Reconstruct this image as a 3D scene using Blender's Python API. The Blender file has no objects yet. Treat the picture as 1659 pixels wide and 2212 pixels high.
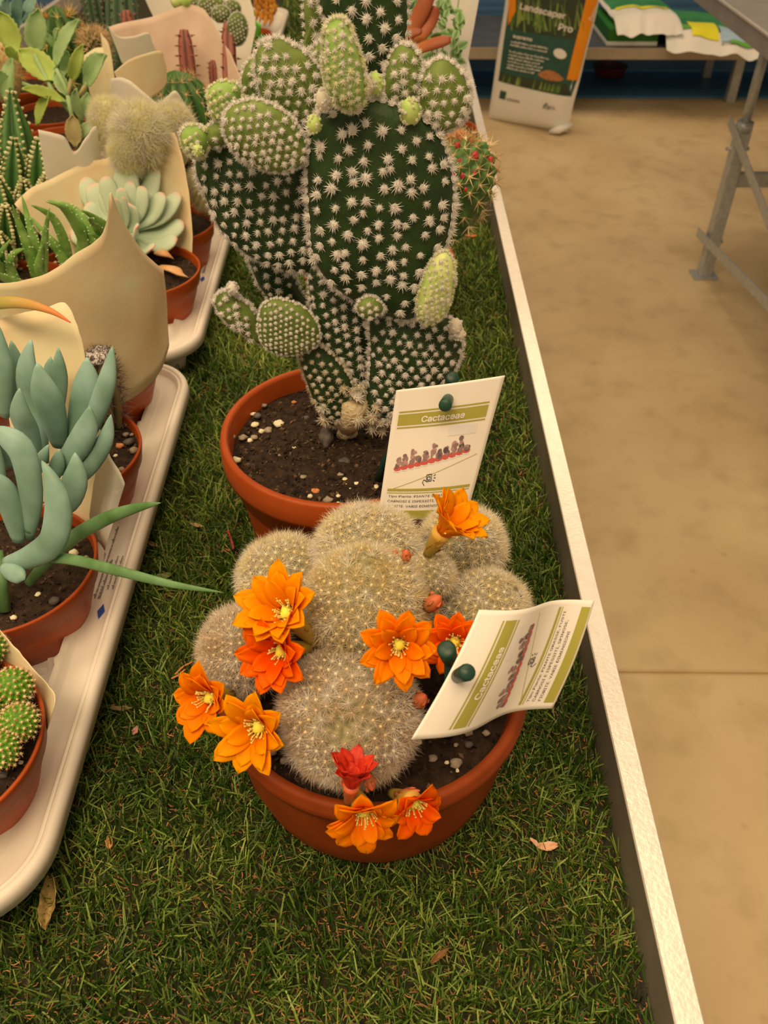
import bpy, math, random
import numpy as np
from mathutils import Vector, Matrix, noise

sc = bpy.context.scene
COL = sc.collection
random.seed(7)
rng = np.random.default_rng(7)

# ------------------------------------------------------------------ camera
CAM_H, PITCH, YAW, FPX = 0.55, math.radians(42.0), math.radians(0.6), 1800.0
FW = np.array([-math.sin(YAW) * math.cos(PITCH), math.cos(YAW) * math.cos(PITCH), -math.sin(PITCH)])
RT = np.array([math.cos(YAW), math.sin(YAW), 0.0])
UP = np.cross(RT, FW)
CAM = np.array([0.0, 0.0, CAM_H])
cd = bpy.data.cameras.new('camera')
cam = bpy.data.objects.new('camera', cd)
COL.objects.link(cam)
cam.matrix_world = Matrix(((RT[0], UP[0], -FW[0], CAM[0]), (RT[1], UP[1], -FW[1], CAM[1]),
                           (RT[2], UP[2], -FW[2], CAM[2]), (0, 0, 0, 1)))
cd.sensor_fit = 'VERTICAL'
cd.sensor_height = 36.0
cd.lens = 36.0 * FPX / 2212.0
cd.clip_start = 0.02
cd.clip_end = 60
cd.dof.use_dof = True
cd.dof.focus_distance = 0.56
cd.dof.aperture_fstop = 13.5
sc.camera = cam

# ------------------------------------------------------------------ light
world = bpy.data.worlds.new('world')
sc.world = world
world.use_nodes = True
wn = world.node_tree.nodes
wn['Background'].inputs[0].default_value = (1.0, 0.69, 0.40, 1)
wn['Background'].inputs[1].default_value = 0.40


def area(name, loc, sx, sy, power, col, rot=(0, 0, 0)):
    l = bpy.data.lights.new(name, 'AREA')
    l.shape = 'RECTANGLE'
    l.size, l.size_y = sx, sy
    l.energy = power
    l.color = col
    o = bpy.data.objects.new(name, l)
    o.location = loc
    o.rotation_euler = rot
    COL.objects.link(o)
    return o


area('ceiling_or_fill_lamp', (0.0, 1.30, 2.7), 1.9, 1.6, 28, (1.0, 0.71, 0.41))
area('ceiling_or_fill_lamp', (-0.35, -0.95, 2.8), 1.7, 1.2, 92, (1.0, 0.69, 0.385), (math.radians(-24), 0, 0))  # unseen fill light, added to brighten faces turned to the camera
area('ceiling_or_fill_lamp', (-1.5, 0.2, 2.3), 1.0, 1.0, 22, (1.0, 0.70, 0.40), (math.radians(-8), math.radians(-32), 0))  # unseen fill light, added to lift the paper and trays on the left
area('ceiling_or_fill_lamp', (0.6, 5.2, 3.2), 3.0, 2.0, 60, (1.0, 0.70, 0.41))
sc.view_settings.view_transform = 'Standard'
sc.view_settings.look = 'None'
sc.view_settings.exposure = 0.0
sc.view_settings.gamma = 1.0
sc.view_settings.use_curve_mapping = False


# ------------------------------------------------------------------ rays of the photograph's lens
def ray(u, v):
    return (u - 829.5) / FPX * RT - (v - 1106.0) / FPX * UP + FW


def Z(u, v, z):
    d = ray(u, v)
    return CAM + d * (z - CAM[2]) / d[2]


def Y(u, v, y):
    d = ray(u, v)
    return CAM + d * (y - CAM[1]) / d[1]


def D(u, v, dep):
    return CAM + ray(u, v) * dep


def cone_hit(u, v, cx, cy, r0, z0, k, side='front'):
    """a ray against a flaring paper cone standing at (cx, cy)"""
    d = ray(u, v)
    t = np.linspace(0.2, 4.0, 2400)
    p = CAM[None, :] + d[None, :] * t[:, None]
    rad = np.maximum(0.004, r0 + k * (p[:, 2] - z0))
    f = np.hypot(p[:, 0] - cx, p[:, 1] - cy) - rad
    ok = p[:, 2] > z0 - 0.05
    s = np.where((f[:-1] * f[1:] <= 0) & ok[:-1])[0]
    if len(s) == 0:
        g = np.abs(f) + (~ok) * 10
        i = int(np.argmin(g))
    else:
        i = int(s[0] if side == 'front' else s[-1])
    return p[i]


# ------------------------------------------------------------------ materials
WHITE = (0.80, 0.55, 0.312)


def s2l(c):
    c /= 255.0
    return c / 12.92 if c <= 0.04045 else ((c + 0.055) / 1.055) ** 2.4


def K(r, g, b, k=1.0):
    """own colour of a surface seen as r,g,b under the warm lamps"""
    return tuple(min(0.92, k * s2l(c) / w) for c, w in zip((r, g, b), WHITE)) + (1.0,)


def mat(name, c1, c2=None, rough=0.6, scale=40, attr=False, bump=0.0, bscale=200, spec=0.4, metal=0.0,
        sss=0.0, trans=0.0, coat=0.0, detail=3, stretch=None, c3=None, hard=None):
    m = bpy.data.materials.new(name)
    m.use_nodes = True
    nt = m.node_tree
    N, L = nt.nodes, nt.links
    b = N['Principled BSDF']
    b.inputs['Roughness'].default_value = rough
    b.inputs['Specular IOR Level'].default_value = spec
    b.inputs['Metallic'].default_value = metal
    if coat:
        b.inputs['Coat Weight'].default_value = coat
    if sss:
        b.inputs['Subsurface Weight'].default_value = sss
        b.inputs['Subsurface Radius'].default_value = (0.004, 0.003, 0.002)
        b.inputs['Subsurface Scale'].default_value = 1.0
    tc = N.new('ShaderNodeTexCoord')
    src = tc.outputs['Object']
    if stretch:
        mp = N.new('ShaderNodeMapping')
        mp.inputs['Scale'].default_value = stretch
        L.new(src, mp.inputs[0])
        src = mp.outputs[0]
    colout = None
    if c2 is None:
        b.inputs['Base Color'].default_value = c1
    else:
        ramp = N.new('ShaderNodeValToRGB')
        ramp.color_ramp.elements[0].color = c1
        ramp.color_ramp.elements[1].color = c2
        if c3 is not None:
            e = ramp.color_ramp.elements.new(0.5)
            e.color = c3
        if attr:
            a = N.new('ShaderNodeAttribute')
            a.attribute_name = 'v'
            L.new(a.outputs['Fac'], ramp.inputs[0])
        else:
            nz = N.new('ShaderNodeTexNoise')
            nz.inputs['Scale'].default_value = scale
            nz.inputs['Detail'].default_value = detail
            L.new(src, nz.inputs[0])
            lo, hi = hard if hard else (0.3, 0.7)
            mr = N.new('ShaderNodeMapRange')
            mr.inputs[1].default_value = lo
            mr.inputs[2].default_value = hi
            L.new(nz.outputs[0], mr.inputs[0])
            L.new(mr.outputs[0], ramp.inputs[0])
        colout = ramp.outputs[0]
        L.new(colout, b.inputs['Base Color'])
    if bump:
        nb = N.new('ShaderNodeTexNoise')
        nb.inputs['Scale'].default_value = bscale
        nb.inputs['Detail'].default_value = 4
        L.new(src, nb.inputs[0])
        bp = N.new('ShaderNodeBump')
        bp.inputs['Strength'].default_value = bump
        bp.inputs['Distance'].default_value = 0.002
        L.new(nb.outputs[0], bp.inputs['Height'])
        L.new(bp.outputs[0], b.inputs['Normal'])
    if trans:
        tr = N.new('ShaderNodeBsdfTranslucent')
        mx = N.new('ShaderNodeMixShader')
        mx.inputs[0].default_value = trans
        out = N['Material Output']
        if colout is not None:
            L.new(colout, tr.inputs[0])
        else:
            tr.inputs[0].default_value = c1
        L.new(b.outputs[0], mx.inputs[1])
        L.new(tr.outputs[0], mx.inputs[2])
        L.new(mx.outputs[0], out.inputs[0])
    return m


# ------------------------------------------------------------------ mesh building
class MB:
    def __init__(s):
        s.V, s.A, s.F, s.n = [], [], [], 0

    def add(s, V, F, val=0.5):
        V = np.asarray(V, float).reshape(-1, 3)
        s.V.append(V)
        s.A.append(np.full(len(V), val) if np.isscalar(val) else np.asarray(val, float))
        if isinstance(F, np.ndarray):
            s.F.append(F + s.n)
        else:
            by = {}
            for f in F:
                by.setdefault(len(f), []).append(f)
            for fs in by.values():
                s.F.append(np.array(fs) + s.n)
        s.n += len(V)
        return s

    def scatter(s, tv, tf, pos, fr, sc_=None, vals=None):
        """copies of a small triangle template, frames fr (N,3,3) with rows x,y,z"""
        pos = np.asarray(pos)
        N_, k = len(pos), len(tv)
        if N_ == 0:
            return s
        t = np.broadcast_to(tv, (N_, k, 3)) if tv.ndim == 2 else tv
        if sc_ is not None:
            sc_ = np.asarray(sc_)
            t = t * (sc_[:, None, None] if sc_.ndim == 1 else sc_[:, None, :])
        V = np.einsum('nkc,ncd->nkd', t, fr) + pos[:, None, :]
        F = tf[None] + (np.arange(N_) * k)[:, None, None]
        val = np.repeat(rng.random(N_) if vals is None else vals, k)
        return s.add(V.reshape(-1, 3), F.reshape(-1, tf.shape[1]), val)

    def tube(s, pts, rad, n=8, val=0.5, flat=1.0, up=(0, 0, 1), cap=True):
        """swept tube; rad number or list; flat squashes the section along its second axis"""
        P_ = np.asarray(pts, float)
        m = len(P_)
        R_ = np.full(m, rad) if np.isscalar(rad) else np.asarray(rad, float)
        T = np.gradient(P_, axis=0)
        T /= np.linalg.norm(T, axis=1)[:, None] + 1e-12
        u = np.asarray(up, float)
        a = np.cross(T, u)
        bad = np.linalg.norm(a, axis=1) < 0.05
        a[bad] = np.cross(T[bad], (1.0, 0.13, 0.0))
        a /= np.linalg.norm(a, axis=1)[:, None]
        b = np.cross(a, T)
        th = np.arange(n) * 2 * math.pi / n
        V = P_[:, None, :] + R_[:, None, None] * (np.cos(th)[None, :, None] * a[:, None, :] +
                                                  flat * np.sin(th)[None, :, None] * b[:, None, :])
        V = V.reshape(-1, 3)
        F = [(i * n + j, i * n + (j + 1) % n, (i + 1) * n + (j + 1) % n, (i + 1) * n + j)
             for i in range(m - 1) for j in range(n)]
        vv = np.repeat(val, n) if not np.isscalar(val) else np.full(m * n, val)
        if cap:
            V = np.vstack([V, P_[:1], P_[-1:]])
            F += [((j + 1) % n, j, m * n) for j in range(n)]
            F += [((m - 1) * n + j, (m - 1) * n + (j + 1) % n, m * n + 1) for j in range(n)]
            vv = np.append(vv, [vv[0], vv[-1]])
        return s.add(V, F, vv)

    def box(s, c, size, rot=None, val=0.5, bev=0.0):
        x, y, z = [q / 2 for q in size]
        if bev:
            b = bev
            V, F = [], []
            ring = [(-x + b, -y), (x - b, -y), (x, -y + b), (x, y - b), (x - b, y), (-x + b, y), (-x, y - b), (-x, -y + b)]
            rin = [(max(-x + b, min(x - b, p)), max(-y + b, min(y - b, q))) for p, q in ring]
            for zz, rr in ((-z, rin), (-z + b, ring), (z - b, ring), (z, rin)):
                V += [(p, q, zz) for p, q in rr]
            for i in range(3):
                for j in range(8):
                    F.append((i * 8 + j, i * 8 + (j + 1) % 8, i * 8 + 8 + (j + 1) % 8, i * 8 + 8 + j))
            F.append(tuple(range(7, -1, -1)))
            F.append(tuple(range(24, 32)))
        else:
            V = [(a, b, d) for a in (-x, x) for b in (-y, y) for d in (-z, z)]
            F = [(0, 1, 3, 2), (4, 6, 7, 5), (0, 4, 5, 1), (2, 3, 7, 6), (0, 2, 6, 4), (1, 5, 7, 3)]
        V = np.array(V, float)
        if rot is not None:
            V = V @ np.asarray(rot)
        return s.add(V + np.asarray(c), F, val)

    def grid(s, G, val=0.5, closed=False, flip=False):
        """G (a,b,3) grid of points"""
        a, b = G.shape[:2]
        i, j = np.meshgrid(np.arange(a - 1), np.arange(b if closed else b - 1), indexing='ij')
        i, j = i.ravel(), j.ravel()
        j2 = (j + 1) % b
        F = np.stack([i * b + j, i * b + j2, (i + 1) * b + j2, (i + 1) * b + j], 1)
        if flip:
            F = F[:, ::-1]
        return s.add(G.reshape(-1, 3), F, val if np.isscalar(val) else np.asarray(val).ravel())

    def lathe(s, prof, c, n=48, val=0.5, wob=0.0):
        """prof list of (r, z) around vertical axis at c=(x,y)"""
        th = np.arange(n) * 2 * math.pi / n
        G = np.array([[(c[0] + r * math.cos(t), c[1] + r * math.sin(t), z) for t in th] for r, z in prof])
        return s.grid(G, val, closed=True)

    def build(s, name, material, parent=None, smooth=True, solid=0.0):
        V = np.concatenate(s.V) if s.V else np.zeros((0, 3))
        A = np.concatenate(s.A)
        off = np.zeros(3)
        q = parent
        while q is not None:
            off += np.array(q.location)
            q = q.parent
        V = V - off
        me = bpy.data.meshes.new(name)
        me.vertices.add(len(V))
        me.vertices.foreach_set('co', V.astype(np.float32).ravel())
        tot = [f.shape[1] for f in s.F for _ in range(len(f))]
        idx = np.concatenate([f.ravel() for f in s.F])
        me.loops.add(len(idx))
        me.loops.foreach_set('vertex_index', idx.astype(np.int32))
        me.polygons.add(len(tot))
        st = np.concatenate([[0], np.cumsum(tot)[:-1]]).astype(np.int32)
        me.polygons.foreach_set('loop_start', st)
        me.polygons.foreach_set('use_smooth', np.full(len(tot), smooth))
        me.update(calc_edges=True)
        me.validate()
        at = me.attributes.new('v', 'FLOAT', 'POINT')
        if len(at.data) == len(A):
            at.data.foreach_set('value', A.astype(np.float32))
        me.materials.append(material)
        o = bpy.data.objects.new(name, me)
        COL.objects.link(o)
        if parent is not None:
            o.parent = parent
        if solid:
            md = o.modifiers.new('thick', 'SOLIDIFY')
            md.thickness = solid
            md.offset = 0
        return o


def tag(o, label=None, cat=None, group=None, kind=None):
    for k_, v_ in (('label', label), ('category', cat), ('group', group), ('kind', kind)):
        if v_:
            o[k_] = v_
    return o


def thing(name, label, cat, loc, group=None):
    o = bpy.data.objects.new(name, None)
    o.empty_display_size = 0.02
    o.location = Vector([float(q) for q in loc])
    COL.objects.link(o)
    return tag(o, label, cat, group)


def norm(a):
    a = np.asarray(a, float)
    return a / (np.linalg.norm(a, axis=-1, keepdims=True) + 1e-12)


def frames(nrm, spin=True):
    """rows x,y,z with z along nrm"""
    nrm = norm(nrm)
    h = np.tile(np.array([0.31, 0.22, 0.92]), (len(nrm), 1))
    bad = np.abs((h * nrm).sum(1)) > 0.95
    h[bad] = (1, 0, 0)
    x = norm(np.cross(h, nrm))
    y = np.cross(nrm, x)
    if spin:
        a = rng.random(len(nrm)) * 2 * math.pi
        x, y = (x * np.cos(a)[:, None] + y * np.sin(a)[:, None]), (-x * np.sin(a)[:, None] + y * np.cos(a)[:, None])
    return np.stack([x, y, nrm], 1)


def spike_template(n, spread, length, width, jitter=0.3, seed=1, core=0.0, coreh=0.6, up=0.0):
    """a tuft: n thin three-sided spikes within an opening angle, optional soft core dome"""
    r = np.random.default_rng(seed)
    V, F = [], []
    for i in range(n):
        ph = i * 2.39996 + r.random() * 0.5
        th = spread * math.sqrt((i + 0.5) / n) * (1 - 0.15 * r.random())
        d = np.array([math.sin(th) * math.cos(ph), math.sin(th) * math.sin(ph), math.cos(th)])
        L_ = length * (1 - jitter * r.random())
        a = norm(np.cross(d, (0.2, 0.4, 0.9)))
        b = np.cross(d, a)
        k = len(V)
        base = d * core * 0.3
        for q in range(3):
            t = q * 2.0944
            V.append(base + width * (math.cos(t) * a + math.sin(t) * b))
        V.append(d * L_ + np.array([0, 0, up * L_]))
        F += [(k, k + 1, k + 3), (k + 1, k + 2, k + 3), (k + 2, k, k + 3)]
    if core:
        k = len(V)
        m = 7
        for ring, (rr, zz) in enumerate(((1, 0), (0.8, 0.55 * coreh / 0.6), (0.35, 0.9 * coreh / 0.6))):
            for q in range(m):
                t = (q + 0.5 * ring) * 2 * math.pi / m
                w = 1 + 0.2 * (r.random() - 0.5)
                V.append(np.array([rr * core * w * math.cos(t), rr * core * w * math.sin(t), core * zz]))
        V.append(np.array([0, 0, core * 1.0 * coreh / 0.6]))
        for ring in range(2):
            for q in range(m):
                a_, b_ = k + ring * m + q, k + ring * m + (q + 1) % m
                F += [(a_, b_, b_ + m), (a_, b_ + m, a_ + m)]
        for q in range(m):
            F.append((k + 2 * m + q, k + 2 * m + (q + 1) % m, k + 3 * m))
    return np.array(V), np.array(F)


def bez(p0, p1, p2, n=10):
    t = np.linspace(0, 1, n)[:, None]
    p0, p1, p2 = map(np.asarray, (p0, p1, p2))
    return (1 - t) ** 2 * p0 + 2 * t * (1 - t) * p1 + t ** 2 * p2


def smooth_poly(pts, n=None, closed=True, sub=5):
    """Catmull-Rom through points"""
    P_ = np.asarray(pts, float)
    m = len(P_)
    out = []
    rngi = range(m if closed else m - 1)
    for i in rngi:
        if closed:
            a, b, c, d = P_[(i - 1) % m], P_[i], P_[(i + 1) % m], P_[(i + 2) % m]
        else:
            a, b, c, d = P_[max(i - 1, 0)], P_[i], P_[i + 1], P_[min(i + 2, m - 1)]
        for k in range(sub):
            t = k / sub
            out.append(0.5 * ((2 * b) + (-a + c) * t + (2 * a - 5 * b + 4 * c - d) * t * t + (-a + 3 * b - 3 * c + d) * t ** 3))
    if not closed:
        out.append(P_[-1])
    return np.array(out)


def nz(p, s, o=0.0):
    return noise.noise(Vector((p[0] * s + o, p[1] * s + o * 1.7, p[2] * s - o)))
# ------------------------------------------------------------------ flat lettering, made once
SANS = None
try:
    import os
    SANS = bpy.data.fonts.load(os.path.join(bpy.utils.system_resource('DATAFILES'), 'fonts', 'Inter.woff2'))
except Exception:
    SANS = None


_TX = {}


def text2d(s, size, bold=0.0, align='LEFT'):
    V, F_ = _TX[s]
    return V * size, F_


def _text(s, size, bold=0.0, align='LEFT', shear=0.0):
    cu = bpy.data.curves.new('t', 'FONT')
    cu.body = s
    cu.size = size
    if SANS is not None:
        cu.font = SANS
    cu.align_x = align
    cu.offset = bold
    cu.shear = shear
    cu.resolution_u = 3
    o = bpy.data.objects.new('t', cu)
    COL.objects.link(o)
    dg = bpy.context.evaluated_depsgraph_get()
    me = bpy.data.meshes.new_from_object(o.evaluated_get(dg))
    V = np.array([tuple(v.co) for v in me.vertices])
    F_ = [tuple(p.vertices) for p in me.polygons]
    bpy.data.objects.remove(o)
    bpy.data.curves.remove(cu)
    bpy.data.meshes.remove(me)
    return V, F_


for s_, b_ in (('Cactaceae', .02), ('Tipo Pianta: PIANTE GRASSE, FUSTI', .0), ('CARNOSI E ISPESSITI, SPINOSE,', .0), ('FIORITE. VARIE DIMENSIONI', .0),
               ('Landscaper', .02), ('Pro', .02), ('supreme', .02), ('Grass', .01), ('ICL', .01), ('W702', 0)):
    _TX[s_] = _text(s_, 1.0, b_)


def marks(seed, n):
    """a line of illegible small print: short strokes grouped like words, unit height"""
    g_ = random.Random(seed)
    V, F_, x = [], [], 0.0
    while x < n:
        for _ in range(g_.randint(2, 9)):
            w, h = .30 + .2 * g_.random(), .45 + .35 * (g_.random() > .75)
            k = len(V)
            V += [(x, 0, 0), (x + w, 0, 0), (x + w, h, 0), (x, h, 0)]
            F_.append((k, k + 1, k + 2, k + 3))
            x += w + .16
        x += .38
    return np.array(V, float), F_
# ------------------------------------------------------------------ materials shared
M = {}
M['terracotta'] = mat('terracotta plastic', K(142, 51, 10), K(158, 60, 14), rough=0.42, scale=30, spec=0.25)
M['terracotta_dull'] = mat('terracotta plastic dull', K(122, 44, 10), K(134, 51, 13), rough=0.55, scale=60, spec=0.2)
M['soil'] = mat('potting soil', K(26, 14, 7), K(60, 38, 20), rough=0.85, scale=160, bump=1.0, bscale=500, spec=0.25, detail=8)
M['crumb'] = mat('soil crumbs', K(24, 14, 8), K(104, 70, 38), attr=True, rough=0.8, spec=0.3)
M['pebble'] = mat('pebble', K(120, 95, 65), K(160, 125, 85), rough=0.6, scale=200)
M['pebble_pale'] = mat('pale pebble', K(200, 165, 105), K(225, 190, 130), rough=0.6, scale=200)
M['pebble_dark'] = mat('dark stone', K(70, 55, 40), K(95, 76, 56), rough=0.55, scale=200)
M['galv'] = mat('galvanised steel', K(150, 132, 105), K(172, 152, 122), rough=0.38, scale=60, metal=0.35, spec=0.5)
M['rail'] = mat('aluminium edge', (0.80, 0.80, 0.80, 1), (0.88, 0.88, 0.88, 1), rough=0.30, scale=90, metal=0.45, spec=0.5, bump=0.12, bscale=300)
M['rail_in'] = mat('aluminium inner wall', K(110, 88, 62), K(122, 98, 70), rough=0.45, scale=30, metal=0.1, spec=0.3)  # same aluminium as the edge, its shade put into a darker colour

# ------------------------------------------------------------------ floor: cast concrete with a joint
FZ = -0.85
fm = bpy.data.materials.new('concrete floor')
fm.use_nodes = True
N, L = fm.node_tree.nodes, fm.node_tree.links
b = N['Principled BSDF']
b.inputs['Roughness'].default_value = 0.62
tc = N.new('ShaderNodeTexCoord')
n1 = N.new('ShaderNodeTexNoise'); n1.inputs['Scale'].default_value = 2.2; n1.inputs['Detail'].default_value = 5
n2 = N.new('ShaderNodeTexNoise'); n2.inputs['Scale'].default_value = 11; n2.inputs['Detail'].default_value = 6
n3 = N.new('ShaderNodeTexVoronoi'); n3.inputs['Scale'].default_value = 9.0
r1 = N.new('ShaderNodeValToRGB')
r1.color_ramp.elements[0].position = 0.35; r1.color_ramp.elements[0].color = K(184, 139, 84)
r1.color_ramp.elements[1].position = 0.68; r1.color_ramp.elements[1].color = K(200, 156, 97)
r2 = N.new('ShaderNodeValToRGB')
r2.color_ramp.elements[0].position = 0.28; r2.color_ramp.elements[0].color = (0.84, 0.82, 0.78, 1)
r2.color_ramp.elements[1].position = 0.50; r2.color_ramp.elements[1].color = (1, 1, 1, 1)
r3 = N.new('ShaderNodeValToRGB')
r3.color_ramp.elements[0].position = 0.03; r3.color_ramp.elements[0].color = (0.62, 0.55, 0.5, 1)
r3.color_ramp.elements[1].position = 0.10; r3.color_ramp.elements[1].color = (1, 1, 1, 1)
m1 = N.new('ShaderNodeMixRGB'); m1.blend_type = 'MULTIPLY'; m1.inputs[0].default_value = 1
m2 = N.new('ShaderNodeMixRGB'); m2.blend_type = 'MULTIPLY'; m2.inputs[0].default_value = 0.35
for n_ in (n1, n2, n3):
    L.new(tc.outputs['Object'], n_.inputs['Vector'])
L.new(n1.outputs[0], r1.inputs[0]); L.new(n2.outputs[0], r2.inputs[0]); L.new(n3.outputs['Distance'], r3.inputs[0])
L.new(r1.outputs[0], m1.inputs[1]); L.new(r2.outputs[0], m1.inputs[2])
L.new(m1.outputs[0], m2.inputs[1]); L.new(r3.outputs[0], m2.inputs[2])
L.new(m2.outputs[0], b.inputs['Base Color'])
jy = Z(1500, 1452, FZ)[1]
fl = MB()
for y0, y1 in ((-2.0, jy - 0.004), (jy + 0.004, 9.0)):
    fl.box(((0.5), (y0 + y1) / 2, FZ - 0.05), (9.0, y1 - y0, 0.1), bev=0.004)
fl.box((0.5, jy, FZ - 0.055), (9.0, 0.02, 0.09))
tag(fl.build('floor', fm, smooth=False), 'tan cast concrete floor with one straight joint and small stains', kind='structure')

# far wall, blue corrugated sheet behind the shelf
wm = mat('blue sheet', (0.08, 0.22, 0.46, 1), (0.10, 0.26, 0.52, 1), rough=0.5, scale=3)
G = []
xs = np.linspace(-3, 5, 30)
zs = np.linspace(FZ, 1.2, 120)
G = np.array([[(x, 5.60 + 0.006 * math.sin(z * 2 * math.pi / 0.03), z) for x in xs] for z in zs])
w = MB().grid(G)
w.box((1.0, 5.65, 0.175), (8.0, 0.04, 2.05))
tag(w.build('wall_back', wm), 'blue ribbed sheet wall behind the low shelf', kind='structure')

# ------------------------------------------------------------------ display bench with metal rim
XI, XO, RH = 0.154, 0.169, 0.050
bench = thing('display_bench', 'long metal display bench with a pale aluminium edge beside the aisle', 'bench', (-0.35, 1.4, FZ))
BX0, BY0, BY1 = -0.95, -0.3, 3.35
dk = MB()
dk.box(((BX0 + XI) / 2, (BY0 + BY1) / 2, -0.0225), (XI - BX0 + 0.004, BY1 - BY0, 0.035))
dk.build('deck', mat('bench deck', K(60, 44, 28), K(72, 54, 34), rough=0.7), bench, smooth=False)
rl = MB()
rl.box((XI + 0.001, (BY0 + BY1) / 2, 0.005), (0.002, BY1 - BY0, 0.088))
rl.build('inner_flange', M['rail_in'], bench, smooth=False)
rl = MB()
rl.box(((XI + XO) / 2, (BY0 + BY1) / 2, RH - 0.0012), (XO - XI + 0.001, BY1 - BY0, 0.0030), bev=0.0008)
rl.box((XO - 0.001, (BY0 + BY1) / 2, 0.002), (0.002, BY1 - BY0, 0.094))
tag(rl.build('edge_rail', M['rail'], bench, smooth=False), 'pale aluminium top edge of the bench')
rl = MB()
rl.box(((BX0 + XO) / 2, BY1, 0.002), (XO - BX0, 0.015, 0.098), bev=0.001)
rl.box(((BX0 + XO) / 2, BY0, 0.002), (XO - BX0, 0.015, 0.098), bev=0.001)
rl.box((BX0, (BY0 + BY1) / 2, 0.002), (0.015, BY1 - BY0 - 0.02, 0.098), bev=0.001)
rl.build('end_rail', M['rail'], bench, smooth=False)
for lx in (BX0 + 0.06, XI - 0.06):
    for ly in (BY0 + 0.2, 1.5, BY1 - 0.2):
        q = MB()
        q.box((lx, ly, (FZ - 0.04) / 2), (0.04, 0.04, -FZ - 0.04), bev=0.003)
        q.box((lx, ly, FZ + 0.004), (0.07, 0.07, 0.008), bev=0.002)
        q.build('leg', M['galv'], bench, smooth=False)

# ------------------------------------------------------------------ second bench across the aisle
b2 = thing('metal_table', 'grey metal table with telescopic legs and crossed braces across the aisle', 'table', (1.5, 2.5, FZ))
q = MB()
q.box((1.75, 2.0, -0.005), (1.55, 3.0, 0.05), bev=0.004)
q.build('table_top', mat('grey table', K(128, 108, 86), K(140, 118, 94), rough=0.5, scale=20, metal=0.2), b2, smooth=False)
q = MB()
q.box((0.972, 2.0, 0.022), (0.006, 3.0, 0.007), bev=0.001)
q.build('rim', M['rail'], b2, smooth=False)
for ly in (2.86, 1.1):
    lg = MB()
    lg.box((1.14, ly, (FZ - 0.33) / 2), (0.045, 0.045, -FZ - 0.33), bev=0.004)
    lo = lg.build('leg', M['galv'], b2, smooth=False)
    lg = MB()
    lg.tube([(1.14, ly, -0.36), (1.14, ly, -0.03)], 0.015, 12)
    lg.build('inner_tube', M['galv'], lo)
    lg = MB()
    lg.tube([(1.14, ly, -0.345), (1.14, ly, -0.315)], 0.027, 12)
    lg.build('collar', M['galv'], lo)
    lg = MB()
    lg.box((1.14, ly, FZ + 0.004), (0.09, 0.075, 0.008), bev=0.002)
    lg.build('foot', M['galv'], lo, smooth=False)
    for z_ in (-0.40, -0.72):
        lg = MB()
        lg.tube([(1.10, ly, z_), (1.175, ly, z_)], 0.006, 8)
        lg.build('bolt', M['galv'], lo)
def bar(mb, a, b_, w, t):
    a, b_ = np.array(a, float), np.array(b_, float)
    d = norm(b_ - a)
    x = norm(np.cross(d, (0.02, 0.01, 1.0)))
    if abs(d[2]) > 0.99: x = np.array([1.0, 0, 0])
    z = np.cross(x, d)
    mb.box((a + b_) / 2, (t, np.linalg.norm(b_ - a), w), rot=np.array([x, d, z]), bev=min(w, t) * 0.2)
q = MB(); bar(q, (1.14, 2.86, -0.50), (2.3, 2.86, -0.50), 0.05, 0.02); q.build('cross_bar', M['galv'], b2, smooth=False)
q = MB(); bar(q, (1.112, 2.93, -0.33), (1.112, 1.10, -0.80), 0.032, 0.006); q.build('brace', M['galv'], b2, smooth=False)
q = MB(); bar(q, (1.104, 2.93, -0.715), (1.104, 1.10, -0.50), 0.032, 0.006); q.build('brace', M['galv'], b2, smooth=False)
for lx, ly in ((2.4, 2.86), (2.4, 1.1)):
    q = MB(); q.box((lx, ly, (FZ - 0.03) / 2), (0.045, 0.045, -FZ - 0.03), bev=0.004); q.build('leg', M['galv'], b2, smooth=False)

# ------------------------------------------------------------------ low shelf in the background
shelf = thing('low_shelf', 'low metal shelf with beige front edge at the far end of the aisle', 'shelf', (1.5, 5.17, FZ))
q = MB()
q.box((1.4, 5.17, -0.570), (5.2, 0.75, 0.05), bev=0.004)
q.build('shelf_board', mat('shelf board', K(62, 58, 52), K(74, 68, 60), rough=0.6, scale=10), shelf, smooth=False)  # shade lying on the deck is put into this dark board colour
q = MB()
q.box((1.4, 4.792, -0.570), (5.2, 0.006, 0.054), bev=0.001)
tag(q.build('front_edge', mat('shelf edge', K(150, 118, 80), K(165, 131, 90), rough=0.55, scale=10), shelf, smooth=False), 'beige front edge of the shelf')
for lx in (-1.1, 0.35, 1.86, 3.8):
    for ly in (4.97, 5.45):
        q = MB()
        q.box((lx, ly, (FZ - 0.595) / 2), (0.05, 0.05, -FZ - 0.595), bev=0.004)
        q.build('leg', M['galv'], shelf, smooth=False)

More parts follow.
